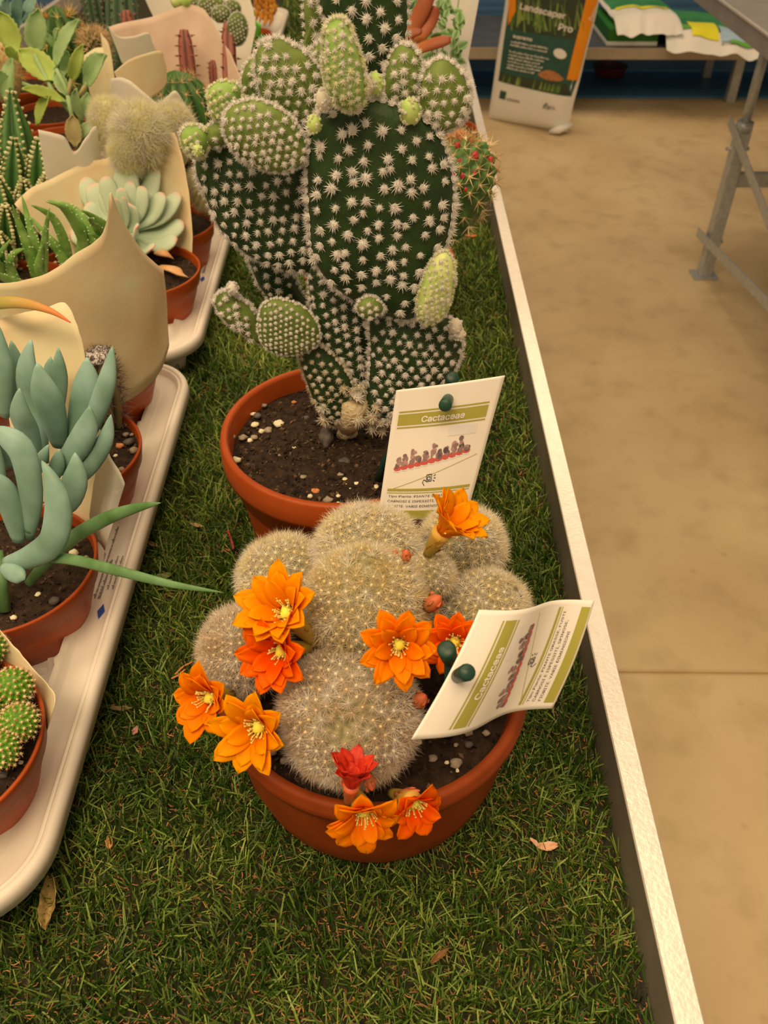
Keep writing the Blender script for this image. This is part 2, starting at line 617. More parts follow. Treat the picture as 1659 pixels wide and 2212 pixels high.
# ------------------------------------------------------------------ artificial grass mat
def blade_field():
    mb = MB()
    tmpl = []
    def region(x0, x1, y0, y1, n, hh, ww):
        x = x0 + rng.random(n) * (x1 - x0)
        y = y0 + rng.random(n) * (y1 - y0)
        lean = rng.random(n) ** 0.7 * 1.25 + 0.1
        az = rng.random(n) * 2 * math.pi
        # patches of common lean direction
        pt = np.array([noise.noise(Vector((a * 30, b_ * 30, 0))) for a, b_ in zip(x, y)])
        az = az * 0.65 + pt * 3.0
        hgt = hh * (0.6 + 0.8 * rng.random(n))
        w_ = ww * (0.6 + 0.7 * rng.random(n))
        dx, dy = np.cos(az), np.sin(az)
        z0 = rng.random(n) * 0.003
        s1 = hgt * 0.5
        p0 = np.stack([x, y, z0], 1)
        l1 = lean * 0.6
        p1 = p0 + np.stack([dx * np.sin(l1) * s1, dy * np.sin(l1) * s1, np.cos(l1) * s1], 1)
        l2 = np.minimum(lean * 1.15, 1.5)
        p2 = p1 + np.stack([dx * np.sin(l2) * s1, dy * np.sin(l2) * s1, np.cos(l2) * s1], 1)
        sa = rng.random(n) * math.pi
        sx = np.stack([np.cos(sa), np.sin(sa), np.zeros(n)], 1) * w_[:, None] * 0.5
        V = np.stack([p0 - sx, p0 + sx, p1 - sx, p1 + sx, p2 - sx * 0.75, p2 + sx * 0.75], 1)
        F = np.array([[0, 1, 3, 2], [2, 3, 5, 4]])[None] + (np.arange(n) * 6)[:, None, None]
        big = np.array([noise.noise(Vector((a * 9 + 5, b_ * 9, 3))) for a, b_ in zip(x, y)])
        val = np.clip(rng.random(n) * 0.75 + 0.12 + 0.35 * big, 0, 1)
        mb.add(V.reshape(-1, 3), F.reshape(-1, 4), np.repeat(val, 6))
    region(-0.30, XI + 0.001, 0.10, 0.62, 36000, 0.0175, 0.00105)
    region(-0.26, XI + 0.001, 0.62, 1.30, 27000, 0.0175, 0.0013)
    region(-0.32, XI + 0.001, 1.30, 2.40, 14000, 0.019, 0.0021)
    region(-0.34, XI + 0.001, 2.40, 3.30, 5000, 0.020, 0.0030)
    region(-0.60, XI + 0.001, -0.26, 0.10, 16000, 0.0175, 0.0013)
    region(-0.92, -0.545, 0.10, 2.60, 12000, 0.019, 0.0024)
    region(-0.56, -0.30, 0.10, 0.20, 2200, 0.0175, 0.0013)
    return mb
gm = mat('grass blades', K(18, 34, 4), K(162, 156, 60), attr=True, rough=0.42, spec=0.35, trans=0.25, c3=K(62, 82, 14))
mb = blade_field()
grass = tag(mb.build('artificial_grass', gm, smooth=False), 'green artificial grass mat lying along the bench under the pots', 'grass', kind='stuff')
def thatch():
    mb = MB()
    n = 22000
    x = -0.30 + rng.random(n) * (XI - 0.004 + 0.30)
    y = 0.10 + rng.random(n) ** 1.4 * 1.5
    a = rng.random(n) * 6.283
    w_ = 0.00035
    V, F = [], []
    ln = 0.0035 + rng.random(n) * 0.004
    cu = (rng.random(n) - 0.5) * 3.0
    z = 0.002 + rng.random(n) * 0.0078
    p = np.stack([x, y, z], 1)
    rows = [p]
    for s_ in range(3):
        a = a + cu * 0.6
        el = (rng.random(n) - 0.4) * 0.8
        p = p + np.stack([np.cos(a) * np.cos(el), np.sin(a) * np.cos(el), np.sin(el)], 1) * (ln / 3)[:, None]
        rows.append(p)
    sd = np.stack([-np.sin(a), np.cos(a), np.zeros(n)], 1) * w_
    V = np.stack([q + s_ * sd for q in rows for s_ in (-1, 1)], 1)
    F = np.array([[0, 1, 3, 2], [2, 3, 5, 4], [4, 5, 7, 6]])[None] + (np.arange(n) * 8)[:, None, None]
    mb.add(V.reshape(-1, 3), F.reshape(-1, 4), np.repeat(rng.random(n), 8))
    return mb
th = thatch().build('curled_thatch', mat('curled thatch', K(84, 50, 16), K(164, 98, 44), attr=True, rough=0.6), grass, smooth=False)
th['kind'] = 'stuff'
tag(th, 'brown curled fibres between the green blades')
q = MB()
q.box(((-0.93 + XI) / 2 - 0.003, 1.52, -0.0015), (XI + 0.93 - 0.008, 3.6, 0.007))
q.build('backing', mat('mat backing', K(28, 26, 10), K(52, 42, 18), rough=0.9, scale=200), grass, smooth=False)
# ------------------------------------------------------------------ pots and soil
def pot(parent, c, r, zt, zb, name='pot', style='std', material=None, rb=None):
    cx, cy = c
    h = zt - zb
    mb = MB()
    rb = rb or r * 0.72
    if style == 'bowl':
        prof = [(0, zb), (rb * 0.9, zb), (rb, zb + 0.003), (rb + (r - rb) * 0.40, zb + h * 0.22), (rb + (r - rb) * 0.62, zb + h * 0.42),
                (r - 0.0095, zt - h * 0.33), (r - 0.0075, zt - h * 0.17), (r - 0.0015, zt - h * 0.15), (r + 0.0004, zt - h * 0.10),
                (r + 0.0004, zt - 0.006), (r - 0.0008, zt - 0.0045), (r - 0.0008, zt - 0.0015), (r - 0.0025, zt),
                (r - 0.0065, zt), (r - 0.0078, zt - 0.003), (r - 0.012, zt - h * 0.2), (r - 0.03, zb + 0.02)]
    elif style == 'std':
        prof = [(0, zb), (rb * 0.95, zb), (rb, zb + 0.003), (r - 0.012, zt - h * 0.33), (r - 0.0085, zt - h * 0.31), (r - 0.0065, zt - 0.026),
                (r - 0.0006, zt - 0.0235), (r, zt - 0.019), (r, zt - 0.006), (r - 0.001, zt - 0.0045), (r - 0.001, zt - 0.0015), (r - 0.0028, zt),
                (r - 0.006, zt), (r - 0.0075, zt - 0.003), (r - 0.011, zt - h * 0.3), (r - 0.022, zb + 0.01)]
    else:  # thin nursery pot
        prof = [(0, zb), (rb * 0.95, zb), (rb, zb + 0.003), (r - 0.006, zt - 0.020), (r - 0.0035, zt - 0.017), (r - 0.0008, zt - 0.002),
                (r - 0.0008, zt - 0.0008), (r - 0.0014, zt), (r - 0.0030, zt), (r - 0.0038, zt - 0.002), (r - 0.009, zt - 0.03), (r - 0.018, zb + 0.01)]
    mb.lathe(prof, c, 72)
    return mb.build(name, material or M['terracotta'], parent)


def soil(parent, c, r, z, hump=0.004, crumbs=350, pebbles=(), seed=0, material=None, csz=0.0016):
    cx, cy = c
    g = np.random.default_rng(100 + seed)
    a, n = 26, 60
    G = np.zeros((a, n, 3))
    for i in range(a):
        rr = r * i / (a - 1)
        for j in range(n):
            t = 2 * math.pi * j / n
            x, y = cx + rr * math.cos(t), cy + rr * math.sin(t)
            zz = z + hump * (1 - (i / (a - 1)) ** 2) + 0.0022 * noise.noise(Vector((x * 60, y * 60, seed))) + 0.0014 * noise.noise(Vector((x * 170, y * 170, seed)))
            G[i, j] = (x, y, zz)
    mb = MB().grid(G, closed=True)
    so = mb.build('soil', material or M['soil'], parent)
    if crumbs:
        N_ = crumbs
        rr = r * 0.97 * np.sqrt(g.random(N_))
        t = g.random(N_) * 6.283
        pos = np.stack([cx + rr * np.cos(t), cy + rr * np.sin(t), z + hump * (1 - (rr / r) ** 2) + 0.0006 * g.random(N_)], 1)
        tv = np.array([(1, 0, 0), (-1, 0, 0), (0, 1, 0), (0, -1, 0), (0, 0, 0.8), (0, 0, -0.8)], float)
        tf = np.array([(0, 2, 4), (2, 1, 4), (1, 3, 4), (3, 0, 4), (2, 0, 5), (1, 2, 5), (3, 1, 5), (0, 3, 5)])
        s = csz * (0.4 + 1.3 * g.random((N_, 3)) ** 2)
        cm = MB().scatter(tv, tf, pos, frames(norm(g.normal(size=(N_, 3)) + (0, 0, 1.2))), s, g.random(N_) ** 2)
        co = cm.build('soil_crumbs', M['crumb'], so, smooth=False)
        co['kind'] = 'stuff'
    for (u, v, px, kind) in pebbles:
        p = Z(u, v, z + hump * 0.5)
        dep = float(np.dot(p - CAM, FW))
        pr_ = px * dep / FPX / 2
        pb = MB()
        lump(pb, p + (0, 0, pr_ * 0.25), (pr_ * (0.9 + 0.3 * g.random()), pr_ * (0.8 + 0.3 * g.random()), pr_ * 0.6), seed=int(u), rough=0.22)
        o = pb.build('pebble', M[kind], so)
        tag(o, {'pebble': 'grey-brown pebble', 'pebble_pale': 'pale yellow pebble', 'pebble_dark': 'dark elongated stone', 'bark': 'orange bark chip'}[kind])
    return so


def lump(mb, c, rad, seed=0, rough=0.15, nu=10, nv=7, val=0.5):
    G = np.zeros((nv, nu, 3))
    for i in range(nv):
        th = math.pi * i / (nv - 1)
        for j in range(nu):
            ph = 2 * math.pi * j / nu
            d = np.array([math.sin(th) * math.cos(ph), math.sin(th) * math.sin(ph), math.cos(th)])
            k = 1 + rough * 2 * noise.noise(Vector(d * 1.6) + Vector((seed * 3.7, seed * 1.3, 0)))
            G[i, j] = np.asarray(c) + d * np.asarray(rad) * k
    mb.grid(G, val, closed=True, flip=True)


M['bark'] = mat('bark chip', K(176, 92, 40), K(205, 120, 60), rough=0.8, scale=300)

# ------------------------------------------------------------------ spiny balls
TUFT_FINE = spike_template(44, 1.42, 1.05, 0.019, 0.55, seed=3)
DOT = spike_template(1, .1, .3, .1, .1, seed=4, core=1.0, coreh=0.8)
TUFT_FINE2 = spike_template(26, 1.45, 1.0, 0.026, 0.5, seed=9, core=0.13, coreh=0.5)


def ball_body(c, axis, r, stretch_up=1.0, down=1.6, nu=56, nv=30, dimple=0.08):
    """returns fn(theta, phi)->point,normal and grid; axis points to the crown"""
    ax = norm(axis)
    X = norm(np.cross(ax, (0.1, 1.0, 0.05)))
    Y_ = np.cross(ax, X)
    c = np.asarray(c, float)
    def f(th, ph):
        s_, co = np.sin(th), np.cos(th)
        zz = np.where(co > 0, co * stretch_up, co * down)
        dip = dimple * np.exp(-(th / 0.22) ** 2)
        rr = s_ * np.where(co < 0, 1 - 0.25 * co * co, 1)
        return c + r * (rr[..., None] * (np.cos(ph)[..., None] * X + np.sin(ph)[..., None] * Y_) + (zz - dip)[..., None] * ax)
    return f, ax, X, Y_


def spiny_ball(parent, c, axis, r, spine=0.0065, n=330, name='stem', body=None, spines=None, thmax=1.9,
               stretch=1.0, down=1.4, tmpl=TUFT_FINE, lean=0.35, wid=1.0, tub=0.0012, dots=0.0):
    f, ax, X, Y_ = ball_body(c, axis, r, stretch, down)
    i = np.arange(n)
    th = np.arccos(1 - (1 - math.cos(thmax)) * (i + 0.5) / n)
    ph = i * 2.399963
    pos = f(th, ph)
    nrm = norm(pos - (np.asarray(c) - ax * r * 0.15))
    # body with tubercles: a bump under every areole
    nv, nu = 44, 88
    T = np.linspace(0, math.pi, nv)[:, None] * np.ones((1, nu))
    Ph = np.ones((nv, 1)) * np.linspace(0, 2 * math.pi, nu, endpoint=False)[None]
    G = f(T, Ph)
    sp = r * math.sqrt(2 * math.pi * (1 - math.cos(thmax)) / n)
    flat = G.reshape(-1, 3)
    dmin = np.full(len(flat), 9.0)
    for k in range(0, n, 64):
        d = np.linalg.norm(flat[:, None, :] - pos[None, k:k + 64, :], axis=2).min(1)
        dmin = np.minimum(dmin, d)
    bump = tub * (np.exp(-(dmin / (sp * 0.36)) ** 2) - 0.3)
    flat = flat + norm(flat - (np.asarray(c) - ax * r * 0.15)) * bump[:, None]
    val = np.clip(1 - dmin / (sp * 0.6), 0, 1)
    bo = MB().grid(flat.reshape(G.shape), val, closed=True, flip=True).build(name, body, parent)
    sc_ = spine * (0.75 + 0.5 * rng.random(n))
    sc_ *= np.clip(th / 0.25, 0.4, 1)
    w = np.stack([sc_, sc_, sc_], 1)
    fr = frames(norm(nrm + lean * ax[None] * np.sin(th)[:, None] * 0.3))
    mb = MB()
    mb.scatter(tmpl[0], tmpl[1], pos + nrm * tub * 0.6, fr, w, np.clip(rng.random(n), 0, 1))
    so = mb.build('spines', spines, bo, smooth=False)
    so['kind'] = 'stuff'
    if dots:
        mb = MB().scatter(DOT[0], DOT[1], pos + nrm * (tub * .6 + spine * .10), fr, np.full(n, spine * dots) * np.clip(th / .5, .45, 1), rng.random(n))
        so = mb.build('areoles', M['areole'], bo)
        so['kind'] = 'stuff'
    return bo, f


# ------------------------------------------------------------------ opuntia pads
TUFT = spike_template(64, 1.5, 1.08, 0.075, 0.62, seed=5, core=0.46, coreh=0.55)
TUFT_B = spike_template(64, 1.45, 1.05, 0.08, 0.65, seed=15, core=0.48, coreh=0.6)
WOOL = spike_template(56, 1.6, 1.0, 0.10, 0.55, seed=25, core=0.42, coreh=0.6)


def inside(poly, p):
    x, y = p
    c = False
    n = len(poly)
    j = n - 1
    for i in range(n):
        if (poly[i][1] > y) != (poly[j][1] > y) and x < (poly[j][0] - poly[i][0]) * (y - poly[i][1]) / (poly[j][1] - poly[i][1]) + poly[i][0]:
            c = not c
        j = i
    return c


def pad(parent, outline, y0, thick, spacing, tuft, body, spines, tilt=(0, 0), jitter=0.07, rimw=1.0, rot=0.5, label=None, name='pad', rim_step=None, bias=0.0, wool=0.0):
    """outline in picture coordinates, carried onto the pad's own plane y = y0 + tx*x' + tz*z' and inflated into a real lens"""
    px = smooth_poly(outline, sub=6)
    cu, cv = px.mean(0)
    pc = Y(cu, cv, y0)
    n_ = norm(np.array([-tilt[0], 1.0, -tilt[1]]))
    def onplane(u, v):
        d = ray(u, v)
        return CAM + d * (np.dot(pc - CAM, n_) / np.dot(d, n_))
    P3 = np.array([onplane(u, v) for u, v in px])
    X = norm(np.cross(n_, (0, 0, 1.0)))
    Yv = np.cross(X, n_)
    Yv = norm(Yv)
    c3 = P3.mean(0)
    Q = np.stack([(P3 - c3) @ X, (P3 - c3) @ Yv], 1)
    # resample evenly
    seg = np.linalg.norm(np.diff(np.vstack([Q, Q[:1]]), axis=0), axis=1)
    cum = np.concatenate([[0], np.cumsum(seg)])
    per = cum[-1]
    m = 96
    tt = np.linspace(0, per, m, endpoint=False)
    Qc = np.vstack([Q, Q[:1]])
    R2 = np.stack([np.interp(tt, cum, Qc[:, k]) for k in (0, 1)], 1)
    cen = R2.mean(0)
    front = -n_
    ss = [1.0, 0.985, 0.95, 0.9, 0.82, 0.72, 0.6, 0.45, 0.3, 0.15, 0.0]
    def prof(s_):
        return thick * 0.5 * math.sqrt(max(0.0, 1 - s_ ** 2.6))
    rows = []
    for sgn, lst in ((1, ss[::-1]), (-1, ss[1:])):
        for s_ in lst:
            q = cen + (R2 - cen) * s_ if s_ > 0 else cen + (R2 - cen) * 0.001
            t = prof(s_)
            rows.append([c3 + a * X + b_ * Yv + front * sgn * t for a, b_ in q])
    G = np.array(rows)
    # gentle relief
    Fl = G.reshape(-1, 3)
    nn = np.array([noise.noise(Vector(p * 45)) for p in Fl])
    Fl = Fl + front[None] * (nn[:, None] * 0.0012)
    vals = np.array([noise.noise(Vector(p * 25)) * 0.6 + 0.5 for p in Fl])
    bo = MB().grid(Fl.reshape(G.shape), vals, closed=True).build(name, body, parent)
    if label:
        tag(bo, label)
    # areoles
    ang = rot
    e1 = np.array([math.cos(ang), math.sin(ang)]); e2 = np.array([math.cos(ang + 1.15), math.sin(ang + 1.15)])
    K_ = int(0.5 * per / spacing) + 3
    pos, nr = [], []
    dR = lambda q: np.min(np.linalg.norm(R2 - q, axis=1))
    poly = [tuple(q) for q in R2]
    for i in range(-K_, K_ + 1):
        for j in range(-K_, K_ + 1):
            q = cen + spacing * (i * e1 + j * e2) + rng.normal(size=2) * spacing * jitter
            if not inside(poly, q):
                continue
            de = dR(q)
            if de < spacing * 0.30:
                continue
            v = q - cen
            # boundary fraction along v
            av = np.arctan2(v[1], v[0])
            ab = np.arctan2(R2[:, 1] - cen[1], R2[:, 0] - cen[0])
            k = np.argmin(np.abs(np.angle(np.exp(1j * (ab - av)))))
            sfr = min(0.999, np.linalg.norm(v) / (np.linalg.norm(R2[k] - cen) + 1e-9))
            t = prof(sfr)
            out2 = norm(v) if np.linalg.norm(v) > 1e-6 else np.array([1.0, 0])
            slope = 1.25 * sfr ** 3
            for sgn in ((1, -1) if thick > 0.012 else (1,)):
                pos.append(c3 + q[0] * X + q[1] * Yv + front * sgn * t)
                nr.append(front * sgn + slope * (out2[0] * X + out2[1] * Yv))
    step = (rim_step or spacing * 0.55)
    for a in np.arange(0, per, step):
        q = np.array([np.interp(a, cum, Qc[:, k]) for k in (0, 1)])
        out2 = norm(q - cen)
        pos.append(c3 + q[0] * X + q[1] * Yv + front * (rng.random() - 0.3) * thick * 0.12)
        nr.append(out2[0] * X + out2[1] * Yv + front * 0.35)
    pos, nr = np.array(pos), np.array(nr)
    nr = nr + np.array([0, 0, bias])
    n = len(pos)
    hb = n // 2
    s_ = tuft * (0.75 + 0.5 * rng.random(n))
    fr = frames(nr)
    mb = MB()
    for tm, sl in ((TUFT if wool < 0.5 else WOOL, slice(0, None, 2)), (TUFT_B, slice(1, None, 2))):
        mb.scatter(tm[0], tm[1], pos[sl], fr[sl], s_[sl], rng.random(len(pos[sl])))
    so = mb.build('bristle_tufts', spines, bo, smooth=False)
    so['kind'] = 'stuff'
    return bo


# ------------------------------------------------------------------ leaves
def fat_leaf(parent, pts, widths, material, name='leaf', flat=0.5, n=10, up=(0, -0.7, 0.7), vals=None, label=None):
    P_ = smooth_poly(pts, closed=False, sub=4)
    w = np.interp(np.linspace(0, 1, len(P_)), np.linspace(0, 1, len(widths)), widths)
    mb = MB().tube(P_, w, n, flat=flat, up=up, val=np.linspace(0, 1, len(P_)) if vals is None else vals)
    o = mb.build(name, material, parent)
    if label: tag(o, label)
    return o


# ------------------------------------------------------------------ flowers
def camdir(x, y, z):
    """direction given as right, up, towards the lens"""
    return norm(x * RT + y * UP - z * FW)


def blade_petal(base, ax, out, L_, W_, open_, curl, seed, nl=7, nw=4, tip=0.18):
    g = random.Random(seed)
    side = norm(np.cross(ax, out))
    p = np.array(base, float)
    ang = open_ * 0.55
    rows, vals = [], []
    tw = (g.random() - 0.5) * 0.35
    wav = g.random() * 6
    for i in range(nl + 1):
        s = i / nl
        w = W_ * (math.sin(math.pi * min(1, (0.12 + 0.80 * s) ** 1.05)) ** 0.7) if s < 0.999 else 0.0
        if s > 0.8: w = W_ * 0.80 * (1 - (s - 0.8) / 0.2) ** 0.8
        a = ang + open_ * 0.75 * s ** 1.3 + curl * s * s
        d = math.cos(a) * ax + math.sin(a) * out
        up_ = math.cos(a + math.pi / 2) * ax + math.sin(a + math.pi / 2) * out
        for j in range(nw + 1):
            q = (j / nw - 0.5) * 2
            sd = side * math.cos(tw * s) + up_ * math.sin(tw * s)
            rows.append(p + sd * q * w * 0.5 - up_ * (abs(q) ** 2 * w * 0.16) + up_ * 0.03 * L_ * math.sin(q * 5 + wav) * s * 0.5)
            vals.append(s * 0.8 + 0.1 * g.random())
        p = p + d * L_ / nl
    return np.array(rows).reshape(nl + 1, nw + 1, 3), np.array(vals)


def flower(parent, centre, base, ax, R_, open_=1.15, n=(9, 9, 5), petal=None, tube=None, seed=0, name='flower', stamens=True, curl=0.25, label=None, droop=0.0, squash=None, lenvar=0.2):
    """tube from base to centre, petals round the axis ax, golden stamens"""
    g = random.Random(seed)
    ax = norm(ax)
    centre, base = np.asarray(centre, float), np.asarray(base, float)
    X = norm(np.cross(ax, (0.3, 0.9, 0.2)))
    Y_ = np.cross(ax, X)
    throat = centre - ax * R_ * 0.12
    tb = MB()
    path = bez(base, base + norm(throat - base) * np.linalg.norm(throat - base) * 0.5 + 0 * ax, throat, 8)
    tb.tube(path, np.linspace(R_ * 0.13, R_ * 0.27, 8), 12, val=np.linspace(0, 1, 8))
    for k in range(8):   # scales on the tube
        t = 0.25 + 0.75 * g.random()
        p = path[int(t * 7)]
        a = g.random() * 6.28
        o_ = norm(math.cos(a) * X + math.sin(a) * Y_)
        rr = R_ * (0.13 + 0.14 * t)
        tb.tube([p + o_ * rr * 0.8, p + o_ * rr * 1.15 + ax * R_ * 0.16, p + o_ * rr * 1.3 + ax * R_ * 0.3], [R_ * 0.06, R_ * 0.05, 0.0001], 5, flat=0.3, val=t)
    fo = tb.build(name, tube, parent)
    if label: tag(fo, label)
    for layer, cnt in enumerate(n):
        for k in range(cnt):
            a = 2 * math.pi * (k + 0.5 * (layer % 2) + 0.22 * (g.random() - 0.5)) / cnt + layer * 0.35
            out = norm(math.cos(a) * X + math.sin(a) * Y_)
            op = open_ * (1.0 - 0.20 * layer) * (1 + 0.14 * (g.random() - 0.5))
            if droop:
                op += droop * max(0, -out[2])
            Ln = R_ * (1.06 - 0.12 * layer) * (1 + lenvar * (g.random() - 0.5))
            if squash is not None:
                Ln *= 1 - 0.35 * abs(np.dot(out, squash))
            G, vv = blade_petal(throat + out * R_ * 0.17 + ax * R_ * 0.01 * layer, ax, out, Ln, R_ * (0.53 - 0.05 * layer), op, curl * (0.7 + 0.6 * g.random()), seed * 50 + layer * 20 + k)
            po = MB().grid(G, vv).build('petal', petal, fo, solid=0.0004)
    if stamens:
        sm = MB()
        for k in range(34):
            a = g.random() * 6.28
            rr = R_ * (0.05 + 0.17 * math.sqrt(g.random()))
            o_ = norm(math.cos(a) * X + math.sin(a) * Y_)
            p0 = throat + o_ * rr * 0.5
            p2 = throat + o_ * rr * 1.45 + ax * R_ * (0.20 + 0.16 * g.random())
            sm.tube([p0, (p0 + p2) / 2 + o_ * R_ * 0.02, p2], R_ * 0.010, 4, val=0.7)
            lump(sm, p2, (R_ * 0.026,) * 3, seed=k, nu=6, nv=4, val=0.9)
        lump(sm, throat + ax * R_ * 0.05, (R_ * 0.16,) * 3, seed=3, nu=10, nv=6, val=0.0)
        sm.build('stamens', M['stamen'], fo)
    return fo


M['petal'] = mat('orange petal', (1.0, 0.17, 0.0, 1), (1.0, 0.42, 0.0, 1), attr=True, rough=0.5, spec=0.08, trans=0.35, c3=(1.0, 0.27, 0.0, 1))
M['petal_red'] = mat('orange red petal', (1.0, 0.08, 0.0, 1), (1.0, 0.28, 0.0, 1), attr=True, rough=0.5, spec=0.08, trans=0.35, c3=(1.0, 0.13, 0.0, 1))
M['petal_gold'] = mat('golden orange petal', (1.0, 0.24, 0.0, 1), (1.0, 0.52, 0.0, 1), attr=True, rough=0.5, spec=0.08, trans=0.35, c3=(1.0, 0.38, 0.0, 1))
M['petal_wilt'] = mat('wilted crimson petal', (0.55, 0.02, 0.01, 1), (0.80, 0.06, 0.02, 1), scale=300, rough=0.5, trans=0.2)
M['tube'] = mat('flower tube', K(120, 92, 24), K(190, 130, 40), attr=True, rough=0.5)
M['stamen'] = mat('golden stamens', K(230, 190, 50), K(255, 225, 90), attr=True, rough=0.5)
M['bud'] = mat('bud scales', K(140, 84, 34), K(196, 84, 40), attr=True, rough=0.45, trans=0.1)
M['areole'] = mat('cream areoles', K(214, 172, 96), K(240, 204, 130), attr=True, rough=0.7)
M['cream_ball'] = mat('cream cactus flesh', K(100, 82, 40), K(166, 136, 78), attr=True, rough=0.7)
M['cream_spine'] = mat('cream spines', K(226, 182, 120), K(255, 228, 168), attr=True, rough=0.55, trans=0.3)
M['cream_spine_b'] = mat('cream beige spines', K(208, 162, 110), K(244, 204, 150), attr=True, rough=0.55, trans=0.3)
M['cream_spine_g'] = mat('tawny spines', K(214, 170, 100), K(242, 208, 142), attr=True, rough=0.55, trans=0.3)
M['pad_dark'] = mat('dark pad skin', K(30, 43, 14), K(44, 58, 20), rough=0.5, scale=60, spec=0.3, bump=0.25, bscale=400)
M['pad_mid'] = mat('mid green pad skin', K(82, 86, 24), K(112, 114, 42), rough=0.5, scale=60, spec=0.3)
M['pad_light'] = mat('young pad skin', K(110, 126, 40), K(146, 152, 64), rough=0.5, scale=60, spec=0.3)
M['pad_yellow'] = mat('yellow green new pad', K(150, 160, 60), K(206, 206, 96), rough=0.55, scale=60)
M['tuft'] = mat('cream bristles', K(236, 208, 152), K(255, 244, 196), attr=True, rough=0.7, trans=0.2)
M['tuft_y'] = mat('yellow cream bristles', K(220, 204, 124), K(248, 238, 178), attr=True, rough=0.7, trans=0.2)
M['tuft_t'] = mat('tan bristles', K(204, 166, 112), K(232, 198, 144), attr=True, rough=0.7, trans=0.2)
# ================================================================== THE FLOWERING CACTUS IN FRONT
FC = (-0.0107, 0.3305)
fc = thing('flowering_cactus', 'cluster of cream-spined ball cacti with orange flowers in the nearest terracotta pot', 'cactus', (FC[0], FC[1], 0.004))
pot(fc, FC, 0.0995, 0.118, 0.003, style='bowl', rb=0.0755, material=M['terracotta_dull'])
soil(fc, FC, 0.0915, 0.100, hump=0.006, crumbs=900, seed=2, pebbles=[
    (935, 1640, 22, 'pebble'), (985, 1650, 26, 'pebble'), (1050, 1585, 18, 'pebble'), (1010, 1582, 22, 'pebble'), (945, 1582, 26, 'pebble'),
    (965, 1648, 11, 'pebble_pale'), (988, 1665, 9, 'pebble_pale'), (985, 1610, 12, 'pebble'), (1012, 1610, 22, 'pebble_dark'),
    (590, 1625, 22, 'pebble'), (612, 1645, 16, 'pebble'), (655, 1665, 18, 'pebble'), (905, 1605, 15, 'pebble_pale')])
BALLS = [  # u, v, z, radius, axis(x,y,z), spines, count
    ('b1', 795, 1203, .185, .0305, (-0.05, 0.55, 1.0), 'cream_spine', 300),
    ('b2', 790, 1306, .190, .0320, (-0.02, 0.05, 1.0), 'cream_spine_g', 340),
    ('b3', 756, 1543, .150, .0365, (-0.06, -0.75, 0.75), 'cream_spine_b', 380),
    ('b4', 614, 1252, .165, .0260, (-0.5, 0.5, 1.0), 'cream_spine', 240),
    ('b5', 526, 1404, .148, .0240, (-0.9, 0.05, 0.9), 'cream_spine_b', 230),
    ('b6', 998, 1180, .172, .0250, (0.55, 0.55, 1.0), 'cream_spine', 230),
    ('b7', 930, 1243, .188, .0125, (0.2, 0.2, 1.0), 'cream_spine', 90),
    ('b8', 1048, 1322, .158, .0245, (0.8, 0.1, 0.9), 'cream_spine', 220),
    ('b9', 935, 1352, .150, .0130, (0.4, 0.0, 1.0), 'cream_spine', 90),
]
for nm, u, v, z, r, ax, sm, n in BALLS:
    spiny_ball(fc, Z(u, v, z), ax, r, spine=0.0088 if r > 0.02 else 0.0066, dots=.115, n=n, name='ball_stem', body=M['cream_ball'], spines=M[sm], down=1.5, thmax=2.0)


def F(cu, cv, dep, bu, bv, bdep, axc, rpx, seed, **kw):
    c, b = D(cu, cv, dep), D(bu, bv, bdep)
    return flower(fc, c, b, camdir(*axc), 1.12 * rpx * dep / FPX, seed=seed, **kw)


F(616, 1322, 0.452, 688, 1392, 0.470, (-0.35, 0.42, 0.9), 88, 1, petal=M['petal_gold'], tube=M['tube'], open_=0.98, label='golden orange open flower leaning left', n=(9, 9, 4))
F(604, 1408, 0.452, 672, 1398, 0.470, (-0.38, -0.12, 0.95), 80, 2, petal=M['petal_red'], tube=M['tube'], open_=0.98, label='orange red open flower facing left')
F(862, 1394, 0.428, 870, 1380, 0.450, (0.02, -0.04, 1.0), 78, 3, petal=M['petal'], tube=M['tube'], open_=1.12, label='orange flower facing the viewer')
F(962, 1142, 0.470, 924, 1198, 0.490, (0.52, 0.55, 0.55), 78, 4, petal=M['petal_gold'], tube=M['tube'], open_=0.78, label='golden orange funnel flower seen from the side')
F(982, 1388, 0.458, 1000, 1400, 0.480, (-0.15, 0.0, 1.0), 70, 5, petal=M['petal_red'], tube=M['tube'], open_=1.05)
F(450, 1508, 0.468, 500, 1500, 0.490, (-0.35, -0.05, 0.9), 82, 6, petal=M['petal'], tube=M['tube'], open_=1.0, n=(8, 8, 3), squash=RT)
F(556, 1572, 0.448, 600, 1560, 0.470, (-0.28, -0.05, 1.0), 86, 7, petal=M['petal_gold'], tube=M['tube'], open_=1.02, n=(8, 8, 3))
F(786, 1757, 0.428, 752, 1690, 0.455, (0.05, -0.45, 0.85), 78, 8, petal=M['petal'], tube=M['tube'], open_=1.1, n=(8, 6, 3), curl=0.6, label='crumpled orange flower hanging over the rim', lenvar=0.5)
F(896, 1738, 0.432, 846, 1712, 0.455, (0.25, -0.35, 0.8), 74, 9, petal=M['petal_red'], tube=M['tube'], open_=1.05, n=(7, 5, 2), curl=0.5, lenvar=0.6, squash=RT)
flower(fc, D(760, 1690, 0.425), D(752, 1735, 0.438), camdir(0.10, 0.9, 0.40), 0.0165, open_=0.60, n=(9, 8, 6), petal=M['petal_wilt'], tube=M['bud'], seed=10, stamens=False, curl=0.25, label='closed wilted crimson flower', lenvar=0.7)


